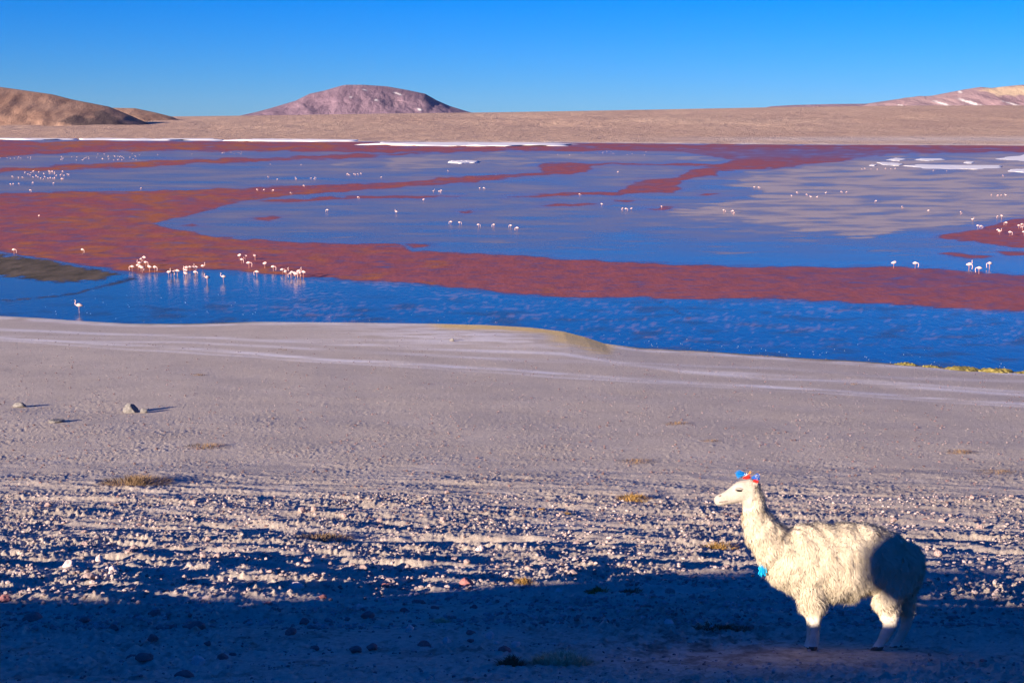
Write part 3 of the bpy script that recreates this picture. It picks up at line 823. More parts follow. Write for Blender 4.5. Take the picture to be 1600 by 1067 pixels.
def stone_mesh(seed, mat, sub=3):
    bm = bmesh.new()
    bmesh.ops.create_icosphere(bm, subdivisions=sub, radius=1.0)
    rs = random.Random(seed)
    planes = [(Vector((rs.gauss(0, 1), rs.gauss(0, 1), rs.gauss(0, .8))).normalized(), rs.uniform(.6, .92)) for _ in range(11)]
    for v in bm.verts:
        p = v.co.copy()
        for nrm, d in planes:
            k = p.dot(nrm)
            if k > d: p -= nrm * (k - d) * 0.9
        nse = mnoise.fractal(p * 1.6 + Vector((seed * 3.1, 0, 0)), 1.0, 2.0, 4)
        p *= 1 + 0.16 * nse
        p.z = p.z * 0.68 if p.z > 0 else p.z * 0.5
        v.co = p
    me = bpy.data.meshes.new('stone')
    bm.to_mesh(me); bm.free()
    me.materials.append(mat)
    me.polygons.foreach_set('use_smooth', [rs.random() < 0.0 for _ in me.polygons])
    return me
stones_p = [stone_mesh(k, mat_stone) for k in range(9)]
mat_rosy = stone_mat('rosy_pale_stone', (0.80, 0.60, 0.56), (0.93, 0.78, 0.73))
stones_r = [stone_mesh(60 + k, mat_rosy) for k in range(6)]
stones_d = [stone_mesh(20 + k, mat_dstone) for k in range(4)]
stones_g = [stone_mesh(40 + k, mat_grey) for k in range(3)]
def put_stone(px, row, w, meshes, label, group=None, tall=1.0):
    X, Y = ground_at(px, row)
    sc = scale_at(X, Y)
    s = w / sc / 2.0
    z = float(ground_h(X, Y))
    o = obj('stone', random.choice(meshes), None, (X, Y, z + 0.22 * s * tall))
    o.scale = (s * random.uniform(.9, 1.1), s * random.uniform(.75, 1.1), s * random.uniform(.85, 1.15) * tall)
    o.rotation_euler = (random.uniform(-.2, .2), random.uniform(-.2, .2), random.uniform(0, 6.28))
    return tag(o, label, 'stone', group)
S = 3.2625
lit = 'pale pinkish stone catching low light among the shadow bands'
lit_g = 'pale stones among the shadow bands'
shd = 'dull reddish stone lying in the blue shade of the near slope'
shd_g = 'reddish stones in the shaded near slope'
Z1 = [(250, 158, 45), (210, 140, 22), (265, 232, 22), (325, 243, 30), (597, 265, 25), (597, 290, 22), (507, 270, 22), (637, 300, 20), (880, 298, 30), (710, 232, 20), (850, 242, 14), (565, 208, 32),
      (555, 160, 25), (990, 150, 40), (805, 160, 25), (705, 165, 25), (435, 342, 45), (485, 350, 35), (495, 325, 50), (570, 352, 20), (680, 372, 60), (730, 365, 30), (745, 395, 40), (825, 347, 25), (855, 370, 30), (660, 413, 60), (960, 385, 35),
      (70, 390, 42), (120, 388, 35), (220, 393, 38), (150, 408, 30), (262, 450, 22), (475, 445, 22), (362, 462, 40), (160, 490, 50), (600, 478, 30), (455, 540, 70), (475, 572, 70), (510, 540, 25),
      (45, 475, 40), (40, 515, 55), (818, 475, 25), (820, 585, 45), (1215, 590, 40), (1035, 425, 45), (1110, 425, 55), (280, 290, 40), (310, 310, 30), (430, 305, 30), (1000, 350, 30), (1060, 340, 40)]
Z2 = [(235, 190, 50), (295, 190, 40), (450, 215, 40), (455, 190, 22), (632, 235, 40), (635, 272, 50), (875, 265, 38), (845, 215, 25), (555, 187, 25), (975, 95, 35), (955, 243, 50), (1070, 270, 28),
      (795, 437, 35), (1015, 437, 50), (1232, 475, 45), (1250, 410, 20), (560, 412, 35), (525, 400, 18), (440, 423, 25), (485, 390, 20), (70, 510, 50), (140, 378, 35), (350, 425, 45), (265, 445, 60),
      (545, 475, 55), (575, 505, 70), (490, 465, 40), (380, 455, 40), (605, 447, 25), (770, 495, 45), (860, 495, 40), (915, 460, 25), (105, 590, 40), (130, 570, 30), (293, 530, 45), (485, 540, 40),
      (680, 545, 55), (790, 535, 50), (45, 405, 40), (20, 430, 35), (160, 415, 35), (380, 505, 40), (720, 500, 40), (1075, 460, 45), (1110, 470, 40)]
Z3 = [(310, 505, 60), (80, 485, 40), (345, 490, 35), (610, 550, 40), (590, 575, 45), (695, 510, 40), (765, 525, 35), (805, 607, 60), (735, 635, 40), (920, 630, 45), (970, 628, 50), (925, 565, 38), (1095, 492, 50),
      (900, 410, 30), (895, 275, 28), (380, 570, 40), (385, 597, 40), (800, 250, 20), (965, 265, 18), (550, 235, 40), (330, 340, 50), (585, 405, 40), (270, 315, 30), (280, 155, 22), (875, 140, 22), (235, 215, 25), (650, 530, 40), (630, 520, 25)]
Z4 = [(640, 230, 40), (1080, 270, 50), (885, 235, 40), (865, 415, 50), (1210, 360, 40), (1040, 130, 30), (1240, 115, 30), (860, 130, 25), (930, 215, 30), (30, 655, 28), (10, 625, 20)]
for zs, ox in ((Z1, 0), (Z2, 400), (Z3, 800), (Z4, 1200)):
    for x, y, w in zs:
        sz = 'large ' if w >= 50 else 'middling ' if w >= 32 else 'little '
        put_stone(ox + x / S, 740 + y / S + w / S * 0.2, w / S * 0.95, stones_p, sz + lit, sz + lit_g, random.uniform(.85, 1.25))
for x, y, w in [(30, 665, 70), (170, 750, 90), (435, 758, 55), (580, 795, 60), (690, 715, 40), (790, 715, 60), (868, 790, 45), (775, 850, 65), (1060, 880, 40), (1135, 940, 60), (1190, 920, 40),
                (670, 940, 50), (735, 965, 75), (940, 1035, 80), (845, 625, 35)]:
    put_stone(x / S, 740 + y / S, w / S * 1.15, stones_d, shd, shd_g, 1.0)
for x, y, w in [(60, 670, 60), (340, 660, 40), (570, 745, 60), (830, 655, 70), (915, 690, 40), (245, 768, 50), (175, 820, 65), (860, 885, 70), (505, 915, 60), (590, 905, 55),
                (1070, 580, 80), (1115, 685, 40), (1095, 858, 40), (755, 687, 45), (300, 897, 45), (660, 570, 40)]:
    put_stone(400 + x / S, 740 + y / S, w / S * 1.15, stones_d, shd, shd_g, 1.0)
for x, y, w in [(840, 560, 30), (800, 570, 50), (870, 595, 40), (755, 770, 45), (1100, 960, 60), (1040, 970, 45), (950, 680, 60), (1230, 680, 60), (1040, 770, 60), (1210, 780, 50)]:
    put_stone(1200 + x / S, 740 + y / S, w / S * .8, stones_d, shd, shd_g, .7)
# stones that stand out
for px, row, w, ms, lb, tl in [
        (177, 902, 21, stones_r, 'upright rounded pink stone at the edge of the shade', 1.5),
        (107, 897, 22, stones_r, 'smooth domed pink stone in the last dark band', 1.1),
        (155, 877, 15, stones_r, 'small upright pale stone leaning on a smaller one', 1.4),
        (311, 1037, 26, stones_r, 'large faceted pink stone alone low in the blue shade', 1.3),
        (303, 983, 38, stones_d, 'wide flat dark red stone half buried in shaded sand', .8),
        (749, 859, 17, stones_r, 'egg shaped pale stone alone in a dark hollow', 1.4),
        (462, 919, 31, stones_r, 'long flat brownish pink stone on the shade line', .75),
        (561, 953, 15, stones_r, 'small pointed pink stone standing in blue shade', 1.5),
        (640, 986, 20, stones_r, 'tilted rosy stone beside a dark twig of scrub', 1.1),
        (698, 1005, 17, stones_r, 'rounded whitish pink stone beside dark low scrub', 1.25),
        (766, 998, 14, stones_r, 'tall pale stone at the head of a stone cluster', 1.7),
        (776, 1007, 12, stones_r, 'small pale stone pressed against the tall one', 1.0),
        (788, 1019, 24, stones_d, 'dark broad stone at the foot of the stone cluster', .9),
        (737, 992, 20, stones_d, 'low mauve stone just beside the tall pale one', .8),
        (873, 924, 15, stones_r, 'knobbly pink stone just below the lit gravel', 1.4),
        (1045, 975, 20, stones_r, 'flat two humped white pink stone in the shade', .8),
        (1117, 917, 11, stones_r, 'small bright stone alone in shade before the llama', 1.3),
        (806, 1014, 16, stones_r, 'pale stone at the edge of the dry tuft', 1.0)]:
    put_stone(px, row, w, ms, lb, None, tl)
put_stone(205, 644, 27, stones_g, 'big grey boulder on the open beach with a long shadow', None, 1.1)
put_stone(224, 645, 13, stones_g, 'smaller grey stone touching the beach boulder', None, 1.5)
put_stone(706, 533, 8, stones_g, 'single dark stone on the pale beach near the yellow spit', None, 1.5)
put_stone(30, 636, 24, stones_g, 'low pale hump of stone on the beach beside grey boulder', None, .7)
put_stone(88, 660, 26, stones_g, 'flat pale slab of crust on the open beach', None, .5)

# the gravel itself: thousands of pebbles, nobody could count them
ico = bmesh.new(); bmesh.ops.create_icosphere(ico, subdivisions=1, radius=1.0)
iv = np.array([v.co[:] for v in ico.verts]); ifc = np.array([[v.index for v in f.verts] for f in ico.faces]); ico.free()
def pebbles(name, n, ylo, yhi, smin, smax, mat, label, seed, power=2.0, clump=0.0):
    g = np.random.default_rng(seed)
    Yp = ylo + (yhi - ylo) * g.random(n * 3) ** 1.2
    Xp = (g.random(n * 3) - 0.5) * 2 * 0.42 * (Yp + 1.5)
    keep = g.random(n * 3) < np.clip(0.5 + clump * fbm(Xp / 1.6, Yp / 1.1, 3, seed), 0.04, 1)
    Xp = Xp[keep][:n]; Yp = Yp[keep][:n]
    k = len(Xp)
    s = smin + (smax - smin) * g.random(k) ** power
    Zp = ground_h(Xp, Yp)
    ang = g.random(k) * 6.28
    jit = 1 + 0.35 * (g.random((k, len(iv))) - 0.5)
    vx = iv[None, :, 0] * jit; vy = iv[None, :, 1] * jit * (0.7 + 0.3 * g.random((k, 1))); vz = iv[None, :, 2] * jit * (0.5 + 0.4 * g.random((k, 1)))
    ca, sa = np.cos(ang)[:, None], np.sin(ang)[:, None]
    wx = Xp[:, None] + s[:, None] * (vx * ca - vy * sa); wy = Yp[:, None] + s[:, None] * (vx * sa + vy * ca)
    wz = Zp[:, None] + s[:, None] * (vz + 0.2)
    vv = np.stack([wx, wy, wz], -1).reshape(-1, 3)
    fc = (ifc[None] + (np.arange(k) * len(iv))[:, None, None]).reshape(-1, 3)
    return tag(obj(name, mesh_np(name, vv, fc, mat, False)), label, 'gravel', kind='stuff')
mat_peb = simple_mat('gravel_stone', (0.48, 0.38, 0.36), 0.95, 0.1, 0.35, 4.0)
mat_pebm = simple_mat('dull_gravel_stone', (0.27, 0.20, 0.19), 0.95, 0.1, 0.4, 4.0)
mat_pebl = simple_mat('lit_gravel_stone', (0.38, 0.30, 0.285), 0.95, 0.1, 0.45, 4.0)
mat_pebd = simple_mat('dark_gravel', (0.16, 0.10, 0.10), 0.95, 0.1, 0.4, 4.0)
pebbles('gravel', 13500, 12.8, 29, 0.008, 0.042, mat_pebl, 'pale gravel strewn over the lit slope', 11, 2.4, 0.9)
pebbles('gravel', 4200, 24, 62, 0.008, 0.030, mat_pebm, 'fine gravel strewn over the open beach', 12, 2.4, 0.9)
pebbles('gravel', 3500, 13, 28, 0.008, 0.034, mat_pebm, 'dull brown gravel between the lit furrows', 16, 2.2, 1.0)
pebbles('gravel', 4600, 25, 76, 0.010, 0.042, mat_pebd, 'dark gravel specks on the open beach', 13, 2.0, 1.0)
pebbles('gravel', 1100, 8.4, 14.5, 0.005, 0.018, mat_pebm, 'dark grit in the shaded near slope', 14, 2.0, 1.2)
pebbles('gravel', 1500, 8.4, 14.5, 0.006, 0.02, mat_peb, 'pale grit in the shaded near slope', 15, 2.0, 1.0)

# ================================================================== DRY TUFTS
def grass_mat(name, lo, hi):
    m, t, b = new_mat(name)
    geo = N(t, 'ShaderNodeNewGeometry')
    nz = noise_tex(t, 30, 3, 0.6, geo.outputs['Position'])
    t.links.new(ramp(t, nz.outputs[0], [(0.35, lo), (0.65, hi)]), b.inputs['Base Color'])
    b.inputs['Roughness'].default_value = 0.9; b.inputs['Specular IOR Level'].default_value = 0.1
    return m
mat_gold = grass_mat('golden_dry_grass', (0.22, 0.12, 0.035), (0.46, 0.28, 0.09))
mat_brown = grass_mat('brown_dry_grass', (0.12, 0.075, 0.04), (0.30, 0.20, 0.12))
mat_paleg = grass_mat('straw_dry_grass', (0.52, 0.40, 0.25), (0.80, 0.67, 0.48))
def tuft(px, row, w, h, mat, label, n=420, seed=0):
    X, Y = ground_at(px, row)
    sc = scale_at(X, Y)
    W = w / sc / 2; Hh = h / sc * 0.9; Dp = W * 0.75
    r = random.Random(seed + int(px))
    v, f = [], []
    z0 = float(ground_h(X, Y))
    for _ in range(n):
        a = r.uniform(0, 6.28); q = math.sqrt(r.random())
        bx, by = W * q * math.cos(a), Dp * q * math.sin(a)
        hz = Hh * (0.45 + 0.75 * (1 - q * q)) * r.uniform(.5, 1.1)
        lx, ly = r.gauss(0, .5) * Hh + bx * .25, r.gauss(0, .5) * Hh + by * .25
        wd = r.uniform(.003, .007)
        ca, sa = math.cos(a + 1.57) * wd, math.sin(a + 1.57) * wd
        gz = float(0)
        k = len(v)
        v += [(bx - ca, by - sa, gz - .03), (bx + ca, by + sa, gz - .03), (bx + lx * .5 + ca * .7, by + ly * .5 + sa * .7, hz * .65), (bx + lx * .5 - ca * .7, by + ly * .5 - sa * .7, hz * .65), (bx + lx, by + ly, hz)]
        f += [(k, k + 1, k + 2, k + 3), (k + 3, k + 2, k + 4, k + 4)]
    f = [tuple(dict.fromkeys(q)) for q in f]
    me = bpy.data.meshes.new('grass_tuft'); me.from_pydata(v, [], f); me.materials.append(mat); me.update()
    # let every blade start from the ground under it
    co = np.empty(len(v) * 3, np.float32); me.vertices.foreach_get('co', co); co = co.reshape(-1, 3)
    co[:, 2] += ground_h(co[:, 0] + X, co[:, 1] + Y) - z0
    me.vertices.foreach_set('co', co.ravel())
    return tag(obj('grass_tuft', me, None, (X, Y, z0)), label, 'grass tuft', 'dry grass tufts')
for px, row, w, h, m, lb, n in [
        (212, 757, 105, 14, mat_brown, 'widest brown dry tuft spread on the lit left gravel', 900),
        (990, 780, 48, 9, mat_gold, 'golden dry tuft behind the llama\'s nose with a dark shadow', 420),
        (1122, 859, 56, 12, mat_gold, 'orange gold dry tuft at the llama\'s chest', 420),
        (876, 1036, 95, 24, mat_paleg, 'big straw pale tuft low in the shaded foreground', 800),
        (800, 1040, 40, 16, mat_brown, 'dark brown scrub tuft beside the straw pale tuft', 350),
        (507, 842, 90, 10, mat_brown, 'flat brown tuft strung along a lit furrow', 500),
        (322, 699, 70, 6, mat_brown, 'thin brown tuft on the gravel under the grey boulder', 300),
        (1060, 663, 46, 4, mat_brown, 'thin dark tuft on the open beach above the llama', 200),
        (995, 722, 62, 5, mat_brown, 'low brown tuft between the golden tuft and the beach', 240),
        (1500, 707, 50, 5, mat_brown, 'short brown tuft on the open beach beyond the llama\'s rump', 240),
        (312, 586, 26, 3, mat_brown, 'tiny brown tuft far out on the smooth beach', 120),
        (818, 918, 30, 8, mat_gold, 'small orange tuft at the shade line', 220),
        (932, 929, 34, 10, mat_gold, 'small golden tuft with stones beside it in half shade', 240),
        (985, 925, 36, 7, mat_brown, 'dark flat tuft next to the small golden one', 220),
        (688, 970, 32, 9, mat_paleg, 'whitish spiky tuft alone in the blue shade', 240),
        (888, 803, 14, 5, mat_gold, 'tiny orange tuft on lit gravel', 90),
        (846, 797, 14, 4, mat_gold, 'tiny ochre tuft on lit gravel', 90),
        (1110, 690, 34, 3, mat_brown, 'faint brown tuft on the beach', 120),
        (1560, 738, 80, 4, mat_brown, 'long thin brown tuft at the edge of the rough ground', 260),
        (1130, 983, 80, 8, mat_brown, 'dark scrubby tuft in shade before the llama\'s feet', 420),
        (1335, 600, 16, 2, mat_brown, 'tiny tuft beside the wheel tracks', 60),
        (442, 547, 30, 2, mat_brown, 'thin streak of dry grass between the wheel tracks', 90)]:
    tuft(px, row, w, h, m, lb, n)

# ================================================================== ADDED ROCK, unseen at left, put there to shade the llama's rump
def added_shade_rock():
    tgt = Vector((LX + 1.22, LY, float(base_h(LX, LY)) + 0.86))
    c = tgt + L * 18.0
    g = float(base_h(c.x, c.y))
    right = Vector((math.sin(SUN_A), -math.cos(SUN_A), 0))
    bm = bmesh.new()
    bmesh.ops.create_icosphere(bm, subdivisions=4, radius=1.0)
    for v in bm.verts:
        p = v.co.copy()
        nz = mnoise.fractal(p * 1.7 + Vector((4.2, 1, 0)), 1.0, 2.0, 5)
        p *= 1 + 0.06 * nz
        v.co = Vector((p.x * 0.54 + 0.26 * p.z, p.y * 0.5, p.z * 0.56))
    # the foot it stands on
    foot = bmesh.ops.create_cone(bm, cap_ends=True, segments=20, radius1=0.3, radius2=0.2, depth=1.0)
    hh = c.z - g
    for v in foot['verts']:
        v.co.z = -0.2 if v.co.z > 0 else -(hh + 0.15)
        v.co.x += 0.36
        v.co *= 1 + 0.05 * mnoise.noise(v.co * 4)
    me = bpy.data.meshes.new('added_shade_rock'); bm.to_mesh(me); bm.free()
    me.materials.append(mat_dstone)
    o = obj('added_shade_rock', me, None, c)
    o.rotation_euler = (0, 0, math.atan2(right.y, right.x))
    return tag(o, 'added unseen rock on a narrow foot that shades the rump of the llama', 'rock')
added_shade_rock()

# ================================================================== THE LLAMA
LZ = float(base_h(LX, LY))
LSC = FPX / depth_of(LX, LY, LZ)
PXR, ROWR = to_px(LX, LY, LZ)
def lp(px, row, y=0.0):
    """llama-local point from its place on the side view"""
    return Vector(((px - PXR) / LSC, y, (ROWR - row) / LSC / 0.945 - y * 0.36))
llama = obj('llama', None)
llama.location = (LX, LY, LZ)
tag(llama, 'cream white woolly llama with colourful ear tassels standing side on', 'llama')
mat_wool, t, b = new_mat('cream_wool')
geo = N(t, 'ShaderNodeNewGeometry')
nz = noise_tex(t, 7, 5, 0.6, geo.outputs['Position']); n2 = noise_tex(t, 45, 3, 0.6, geo.outputs['Position'])
c = ramp(t, nz.outputs[0], [(0.3, (0.60, 0.515, 0.39)), (0.7, (0.70, 0.615, 0.485))])
mm = N(t, 'ShaderNodeMix', data_type='RGBA', blend_type='MULTIPLY'); mm.inputs[0].default_value = 0.5
t.links.new(c, mm.inputs[6]); t.links.new(ramp(t, n2.outputs[0], [(0.3, (0.90, 0.86, 0.80)), (0.6, (1, 1, 1))]), mm.inputs[7])
t.links.new(mm.outputs[2], b.inputs['Base Color'])
b.inputs['Roughness'].default_value = 1.0; b.inputs['Specular IOR Level'].default_value = 0.05
mat_face = simple_mat('short_white_coat', (0.40, 0.355, 0.30), 1.0, 0.05, 0.2, 20, 0.004)
mat_leg = simple_mat('shade_lifted_leg_coat', (0.66, 0.62, 0.55), 1.0, 0.05, 0.1, 20, 0.003)  # same coat as the face, lightened to lift the shade on the legs
mat_eye = simple_mat('dark_eye', (0.02, 0.015, 0.015), 0.25, 0.5, 0.1, 10)
mat_nose = simple_mat('grey_nose', (0.20, 0.15, 0.14), 0.8, 0.2, 0.1, 10)
mat_foot = simple_mat('dusty_brown_foot', (0.20, 0.12, 0.09), 0.95, 0.1, 0.3, 12)
def chain(bm, pts, per=6):
    """overlapping ellipsoids along a limb: (point, rx, ry, rz)"""
    for i in range(len(pts) - 1):
        a, c = pts[i], pts[i + 1]
        for k in range(per + (i == len(pts) - 2)):
            f = k / per
            p = a[0].lerp(c[0], f)
            r = [a[j] + (c[j] - a[j]) * f for j in (1, 2, 3)]
            m = Matrix.Translation(p) @ Matrix.Diagonal((r[0], r[1], r[2], 1))
            bmesh.ops.create_icosphere(bm, subdivisions=3, radius=1.0, matrix=m)
def E(px, row, r, y=0.0, ry=None, rz=None):
    return (lp(px, row, y), r, ry if ry else r, rz if rz else r)
bm = bmesh.new()
chain(bm, [E(1222, 878, .15, 0, .18, .235), E(1250, 877, .17, 0, .225, .295), E(1300, 879, .17, 0, .25, .325), E(1345, 874, .17, 0, .24, .295), E(1380, 880, .17, 0, .225, .265), E(1402, 888, .135, 0, .19, .22)])
chain(bm, [E(1230, 872, .18, 0, .17, .21), E(1206, 858, .17, 0, .15, .18), E(1189, 838, .15, 0, .13, .15), E(1178, 816, .122, 0, .105, .115), E(1172, 797, .096, 0, .088, .09), E(1168, 780, .078, 0, .078, .08)])
chain(bm, [E(1166, 772, .08, 0, .075, .095), E(1153, 774, .08, 0, .073, .092), E(1142, 779, .066, 0, .06, .075), E(1131, 784, .054, 0, .05, .060), E(1118, 788, .044, 0, .043, .049)])
for ysd, dx in ((-.115, 0), (.115, 5)):
    chain(bm, [E(1262 + dx, 915, .11, ysd, .09), E(1264 + dx, 942, .086, ysd, .07), E(1267 + dx, 962, .06, ysd, .055), E(1267 + dx, 982, .042, ysd, .04), E(1267 + dx, 1000, .045, ysd, .042), E(1264 + dx, 1010, .052, ysd, .04, .04)])
chain(bm, [E(1388, 905, .15, -.09, .13), E(1376, 936, .11, -.115, .09), E(1380, 960, .085, -.12, .07), E(1384, 975, .058, -.12, .05), E(1371, 1002, .040, -.12, .04), E(1361, 1018, .044, -.12, .04), E(1355, 1023, .045, -.12, .038, .03)])
chain(bm, [E(1404, 905, .14, .09, .12), E(1416, 938, .085, .11, .08), E(1422, 960, .06, .11, .056), E(1421, 972, .048, .11, .046), E(1412, 994, .037, .11, .037), E(1403, 1010, .042, .11, .038), E(1398, 1016, .045, .11, .036, .03)])
chain(bm, [E(1414, 862, .06), E(1424, 875, .06), E(1428, 893, .055), E(1425, 912, .04)], 4)
raw = bpy.data.meshes.new('raw'); bm.to_mesh(raw); bm.free()
ro = bpy.data.objects.new('raw', raw); COL.objects.link(ro)
md = ro.modifiers.new('r', 'REMESH'); md.mode = 'VOXEL'; md.voxel_size = 0.013; md.adaptivity = 0
ms = ro.modifiers.new('s', 'SMOOTH'); ms.iterations = 9; ms.factor = 0.5
dg = bpy.context.evaluated_depsgraph_get()
body_me = bpy.data.meshes.new_from_object(ro.evaluated_get(dg))
bpy.data.objects.remove(ro); bpy.data.meshes.remove(raw)
body_me.name = 'body'
body_me.materials.clear(); body_me.materials.append(mat_wool); body_me.materials.append(mat_face); body_me.materials.append(mat_foot); body_me.materials.append(mat_leg)
nv = len(body_me.vertices)
co = np.empty(nv * 3, np.float32); body_me.vertices.foreach_get('co', co); co = co.reshape(-1, 3)
def lrow(z, y): return ROWR - (z + y * 0.36) * LSC * 0.945
def lpx(x): return PXR + x * LSC
vpx, vrow = lpx(co[:, 0]), lrow(co[:, 2], co[:, 1])
# wool clumps raise the coat of trunk and neck
nrm = np.empty(nv * 3, np.float32); body_me.vertices.foreach_get('normal', nrm); nrm = nrm.reshape(-1, 3)
is_head = (vpx < 1172) & (vrow < 802) & (vpx + (vrow - 790) * 0.25 < 1168)
woolw = np.where(is_head, 0, 1) * (1 - sstep(945, 985, vrow))
th = fbm(co[:, 0] * 9 + co[:, 1] * 5, co[:, 2] * 7 + co[:, 1] * 4, 3, 301)
co = co + nrm * (woolw * 0.016 * th)[:, None]
body_me.vertices.foreach_set('co', co.ravel())
body_me.polygons.foreach_set('use_smooth', [True] * len(body_me.polygons))
pidx = []
for p in body_me.polygons:
    cx, cy, cz = p.center
    x_, r_ = lpx(cx), lrow(cz, cy)
    hd = (x_ < 1172) and (r_ < 802) and (x_ + (r_ - 790) * 0.25 < 1168)
    if r_ > 1010: pidx.append(2)
    elif hd: pidx.append(1)
    elif r_ > 965: pidx.append(3)
    else: pidx.append(0)
body_me.polygons.foreach_set('material_index', pidx)
body_me.update()
body = obj('body', body_me, llama)
# fleece: locks of wool hanging over trunk and neck
g = np.random.default_rng(21)
body_me.calc_loop_triangles()
nt_ = len(body_me.loop_triangles)
tv = np.empty(nt_ * 3, np.int32); body_me.loop_triangles.foreach_get('vertices', tv); tv = tv.reshape(-1, 3)
body_me.vertices.foreach_get('normal', nrm.ravel()); nrm = np.empty(nv * 3, np.float32); body_me.vertices.foreach_get('normal', nrm); nrm = nrm.reshape(-1, 3)
A = co[tv[:, 0]]; B = co[tv[:, 1]]; Cc = co[tv[:, 2]]
area = 0.5 * np.linalg.norm(np.cross(B - A, Cc - A), axis=1)
cen = (A + B + Cc) / 3
cpx, crow = lpx(cen[:, 0]), lrow(cen[:, 2], cen[:, 1])
hd = (cpx < 1172) & (crow < 802) & (cpx + (crow - 790) * 0.25 < 1168)
face_f = np.where(hd, 0.12 + sstep(1146, 1170, cpx) * 0.6, 1.0)
leg_f = 1 - 0.9 * sstep(935, 972, crow)
wgt = area * face_f * np.where(crow > 1003, 0.0, 1.0) * (0.35 + 0.65 * leg_f)
def locks(n, Lmin, Lmax, wid, seed):
    g = np.random.default_rng(seed)
    ti = g.choice(len(area), n, p=wgt / wgt.sum())
    u = g.random((n, 2)); fl = u.sum(1) > 1; u[fl] = 1 - u[fl]
    P = A[ti] + (B - A)[ti] * u[:, :1] + (Cc - A)[ti] * u[:, 1:]
    Nn = nrm[tv[ti, 0]]; Nn = Nn / np.linalg.norm(Nn, axis=1, keepdims=True)
    px_, row_ = lpx(P[:, 0]), lrow(P[:, 2], P[:, 1])
    Ls = (Lmin + (Lmax - Lmin) * g.random(n)) * (0.22 + 0.78 * leg_f[ti]) * np.where(hd[ti], 0.22, 1.0)
    belly = np.exp(-((row_ - 938) / 16) ** 2) * (px_ < 1350); Ls *= 1 + 0.6 * belly
    neck = (row_ < 860) & (px_ < 1205); Ls *= np.where(neck, 0.8, 1)
    flow = np.stack([0.30 + 0.0 * px_, 0 * px_, -0.95 + 0 * px_], 1)
    cl = np.stack([fbm(P[:, 0] * 8, P[:, 2] * 8 + P[:, 1] * 4, 2, 310), 0.3 * fbm(P[:, 0] * 7, P[:, 2] * 7, 2, 312), 0.6 * fbm(P[:, 0] * 8 + 5, P[:, 2] * 8, 2, 311)], 1)
    flow = flow + 1.1 * cl + 0.32 * g.normal(size=(n, 3))
    flow = flow - Nn * (flow * Nn).sum(1, keepdims=True) * 0.85
    flow /= np.linalg.norm(flow, axis=1, keepdims=True) + 1e-6
    d1 = flow * 0.85 + Nn * (0.25 + 0.45 * g.random((n, 1)) ** 2)
    d1 /= np.linalg.norm(d1, axis=1, keepdims=True)
    side = np.cross(d1, Nn + 0.5 * g.normal(size=(n, 3))); side /= np.linalg.norm(side, axis=1, keepdims=True) + 1e-6
    w = wid * (0.6 + 0.8 * g.random((n, 1)))
    p0 = P - Nn * 0.006; l = Ls[:, None]
    p1 = P + d1 * l * 0.5
    d2 = flow * 0.95 + Nn * 0.12 + np.array([0, 0, -0.35]); d2 /= np.linalg.norm(d2, axis=1, keepdims=True)
    p2 = p1 + d2 * l * 0.5
    V = np.stack([p0 - side * w, p0 + side * w, p1 + side * w * 0.8, p1 - side * w * 0.8, p2], 1).reshape(-1, 3)
    k = np.arange(n)[:, None] * 5
    F = np.concatenate([k + np.array([[0, 1, 2]]), k + np.array([[0, 2, 3]]), k + np.array([[3, 2, 4]])], 1).reshape(-1, 3)
    nn_ = np.repeat(Nn * 0.85 + 0.14 * g.normal(size=(n, 3)) - 0.05 * np.array([0, 0, 1.0]), 5, axis=0); nn_ /= np.linalg.norm(nn_, axis=1, keepdims=True)
    return V, F, nn_
V1, F1, N1 = locks(110000, 0.026, 0.075, 0.0018, 5)
fl_me = mesh_np('fleece', V1, F1, mat_wool)
fl_me.normals_split_custom_set_from_vertices([tuple(n) for n in N1])
obj('fleece', fl_me, body)
# head details
def blob(name, p, r, mat, parent, rot=(0, 0, 0)):
    bm = bmesh.new(); bmesh.ops.create_icosphere(bm, subdivisions=3, radius=1.0)
    for v in bm.verts: v.co = Vector((v.co.x * r[0], v.co.y * r[1], v.co.z * r[2]))
    me = bpy.data.meshes.new(name); bm.to_mesh(me); bm.free(); me.materials.append(mat)
    me.polygons.foreach_set('use_smooth', [True] * len(me.polygons))
    o = obj(name, me, parent, p); o.rotation_euler = rot
    return o
bvh_co = co
from mathutils.bvhtree import BVHTree
bvh = BVHTree.FromPolygons([Vector(v) for v in co], [tuple(x) for x in tv])
def surf(px, row, sgn):
    """point of the body's flank under a place of the side view"""
    q = lp(px, row, 0)
    # seen from the camera the flank shifts down: search along the sight line
    h = bvh.ray_cast(Vector((q.x, 1.0 * sgn, q.z - sgn * 0.36)), Vector((0, -sgn, sgn * 0.36)).normalized())
    return h[0] if h[0] else q
for sgn in (-1, 1):
    p = surf(1147, 774, -1)
    if sgn > 0: p = Vector((p.x, -p.y, p.z))
    e = blob('eye', p + Vector((0, sgn * 0.0 , 0)), (0.032, 0.014, 0.014), mat_eye, llama, (0, R(8), 0))
    lid = blob('eyelid', Vector((0.0, sgn * 0.001, 0.013)), (0.036, 0.016, 0.0095), mat_face, e)
    p = surf(1119, 782, -1)
    if sgn > 0: p = Vector((p.x, -p.y, p.z))
    blob('nostril', p, (0.013, 0.008, 0.006), mat_nose, llama, (0, R(-25), 0))
    v, f, m_ = [], [], []
    path = []
    for (x, rw) in ((1117, 791.5), (1121, 791), (1126, 790.5), (1131, 789.5)):
        q = surf(x, rw, -1)
        path.append((q.x, q.y if sgn < 0 else -q.y, q.z))
    tube(v, f, m_, path, [0.004, 0.005, 0.0045, 0.002], 0, 6)
    me = bpy.data.meshes.new('mouth'); me.from_pydata(v, [], f); me.materials.append(mat_nose); obj('mouth', me, llama)
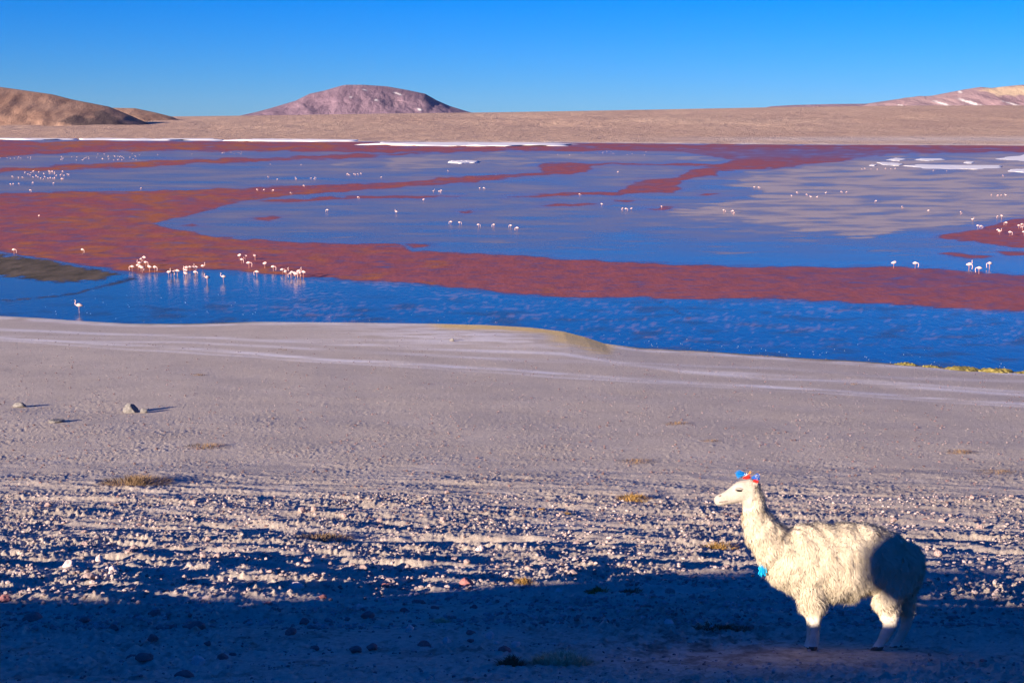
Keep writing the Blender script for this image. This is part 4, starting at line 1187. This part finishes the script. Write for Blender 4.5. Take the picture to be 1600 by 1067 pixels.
mat_blue = simple_mat('blue_yarn', (0.01, 0.22, 0.62), 0.9, 0.1, 0.2, 60)
mat_navy = simple_mat('dark_blue_yarn', (0.015, 0.10, 0.45), 0.9, 0.1, 0.2, 60)
mat_red = simple_mat('red_yarn', (0.62, 0.025, 0.02), 0.9, 0.1, 0.2, 60)
mat_white = simple_mat('white_yarn', (0.78, 0.76, 0.72), 0.9, 0.1, 0.08, 60)
mat_cyan = simple_mat('turquoise_yarn', (0.01, 0.42, 0.75), 0.9, 0.1, 0.2, 60)
mat_orange = simple_mat('orange_yarn', (0.6, 0.25, 0.08), 0.9, 0.1, 0.2, 60)
def ear(p0, p1, wid):
    v, f = [], []
    ax = p1 - p0; d = ax.normalized(); sd = Vector((0.25, -1, 0)); sd = (sd - d * sd.dot(d)).normalized(); fr = d.cross(sd).normalized()
    n = 10; segs = 9
    for i in range(segs + 1):
        s = i / segs
        c = p0 + ax * s + fr * (0.018 * math.sin(s * 3.1))
        w = wid * (math.sin(min(1, s * 0.9 + 0.22) * math.pi) ** 0.7) + 0.002
        for k in range(n):
            a = 2 * math.pi * k / n
            v.append(tuple(c + fr * w * math.cos(a) + sd * w * 0.42 * math.sin(a) * (0.5 if math.sin(a) > 0 else 1)))
    for i in range(segs):
        for k in range(n): f.append((i * n + k, i * n + (k + 1) % n, (i + 1) * n + (k + 1) % n, (i + 1) * n + k))
    me = mesh_np('ear', v, f, mat_face)
    return obj('ear', me, llama)
def tassel(p, d, ln, wd, mat, parent, n=70, seed=1, fan=0.13):
    """a tuft of yarn strands tied at p"""
    r = random.Random(seed); v, f = [], []
    d = d.normalized()
    for _ in range(n):
        j = Vector((r.gauss(0, 1), r.gauss(0, 1), r.gauss(0, 1)))
        q0 = p + j * wd * 0.15
        dd = (d + j * fan).normalized()
        q1 = q0 + dd * ln * r.uniform(.75, 1.05) + j * wd * 0.25
        sd = dd.cross(Vector((r.gauss(0, 1), r.gauss(0, 1), r.gauss(0, 1)))).normalized() * 0.0026
        k = len(v)
        v += [tuple(q0 - sd), tuple(q0 + sd), tuple(q1 + sd), tuple(q1 - sd)]
        f.append((k, k + 1, k + 2, k + 3))
    me = bpy.data.meshes.new('tassel'); me.from_pydata(v, [], f); me.materials.append(mat); me.update()
    return obj('tassel', me, parent)
def pl(px, row, y): return lp(px - 2, row + 6, y)
e1 = ear(pl(1161, 765, 0.045), pl(1164, 745, 0.06), 0.026)      # far ear
e2 = ear(pl(1168, 768, -0.045), pl(1175, 747, -0.065), 0.026)   # near ear
tassel(pl(1162, 742, .06), Vector((-1, 0, 0.02)), 0.075, 0.02, mat_blue, e1, 80, 1)
tassel(pl(1163, 748, .055), Vector((-0.1, 0, 1)), 0.035, 0.018, mat_white, e1, 70, 2)
tassel(pl(1158, 748, .045), Vector((1, 0, 0.12)), 0.055, 0.014, mat_red, e1, 80, 3)
tassel(pl(1167, 741, .06), Vector((0.6, 0, 0.5)), 0.02, 0.008, mat_orange, e1, 25, 4)
tassel(pl(1168, 750, -.07), Vector((1, 0, 0.15)), 0.06, 0.014, mat_navy, e2, 80, 5)
tassel(pl(1175, 753, -.068), Vector((0, 0, 1)), 0.035, 0.016, mat_white, e2, 60, 6)
tassel(pl(1170, 755, -.072), Vector((1, 0, 0.2)), 0.04, 0.012, mat_red, e2, 70, 7)
q = lp(1186, 880, -0.07)
tassel(q, Vector((-0.12, -0.15, -1)), 0.115, 0.02, mat_cyan, llama, 90, 8, 0.05)

# ================================================================== THE AIR
mat_air = bpy.data.materials.new('thin_haze'); mat_air.use_nodes = True
t = mat_air.node_tree; t.nodes.clear()
out = t.nodes.new('ShaderNodeOutputMaterial'); pv = t.nodes.new('ShaderNodeVolumePrincipled')
pv.inputs['Color'].default_value = (0.80, 0.86, 1.0, 1); pv.inputs['Density'].default_value = 2e-6
t.links.new(pv.outputs[0], out.inputs['Volume'])
bm = bmesh.new(); bmesh.ops.create_cube(bm, size=1.0)
for v in bm.verts: v.co = Vector((v.co.x * 40000, v.co.y * 24000 + 11000, 580 if v.co.z > 0 else -120))
me = bpy.data.meshes.new('haze'); bm.to_mesh(me); bm.free(); me.materials.append(mat_air)
tag(obj('haze', me), 'thin pale blue air over lake and plain', 'haze', kind='stuff')
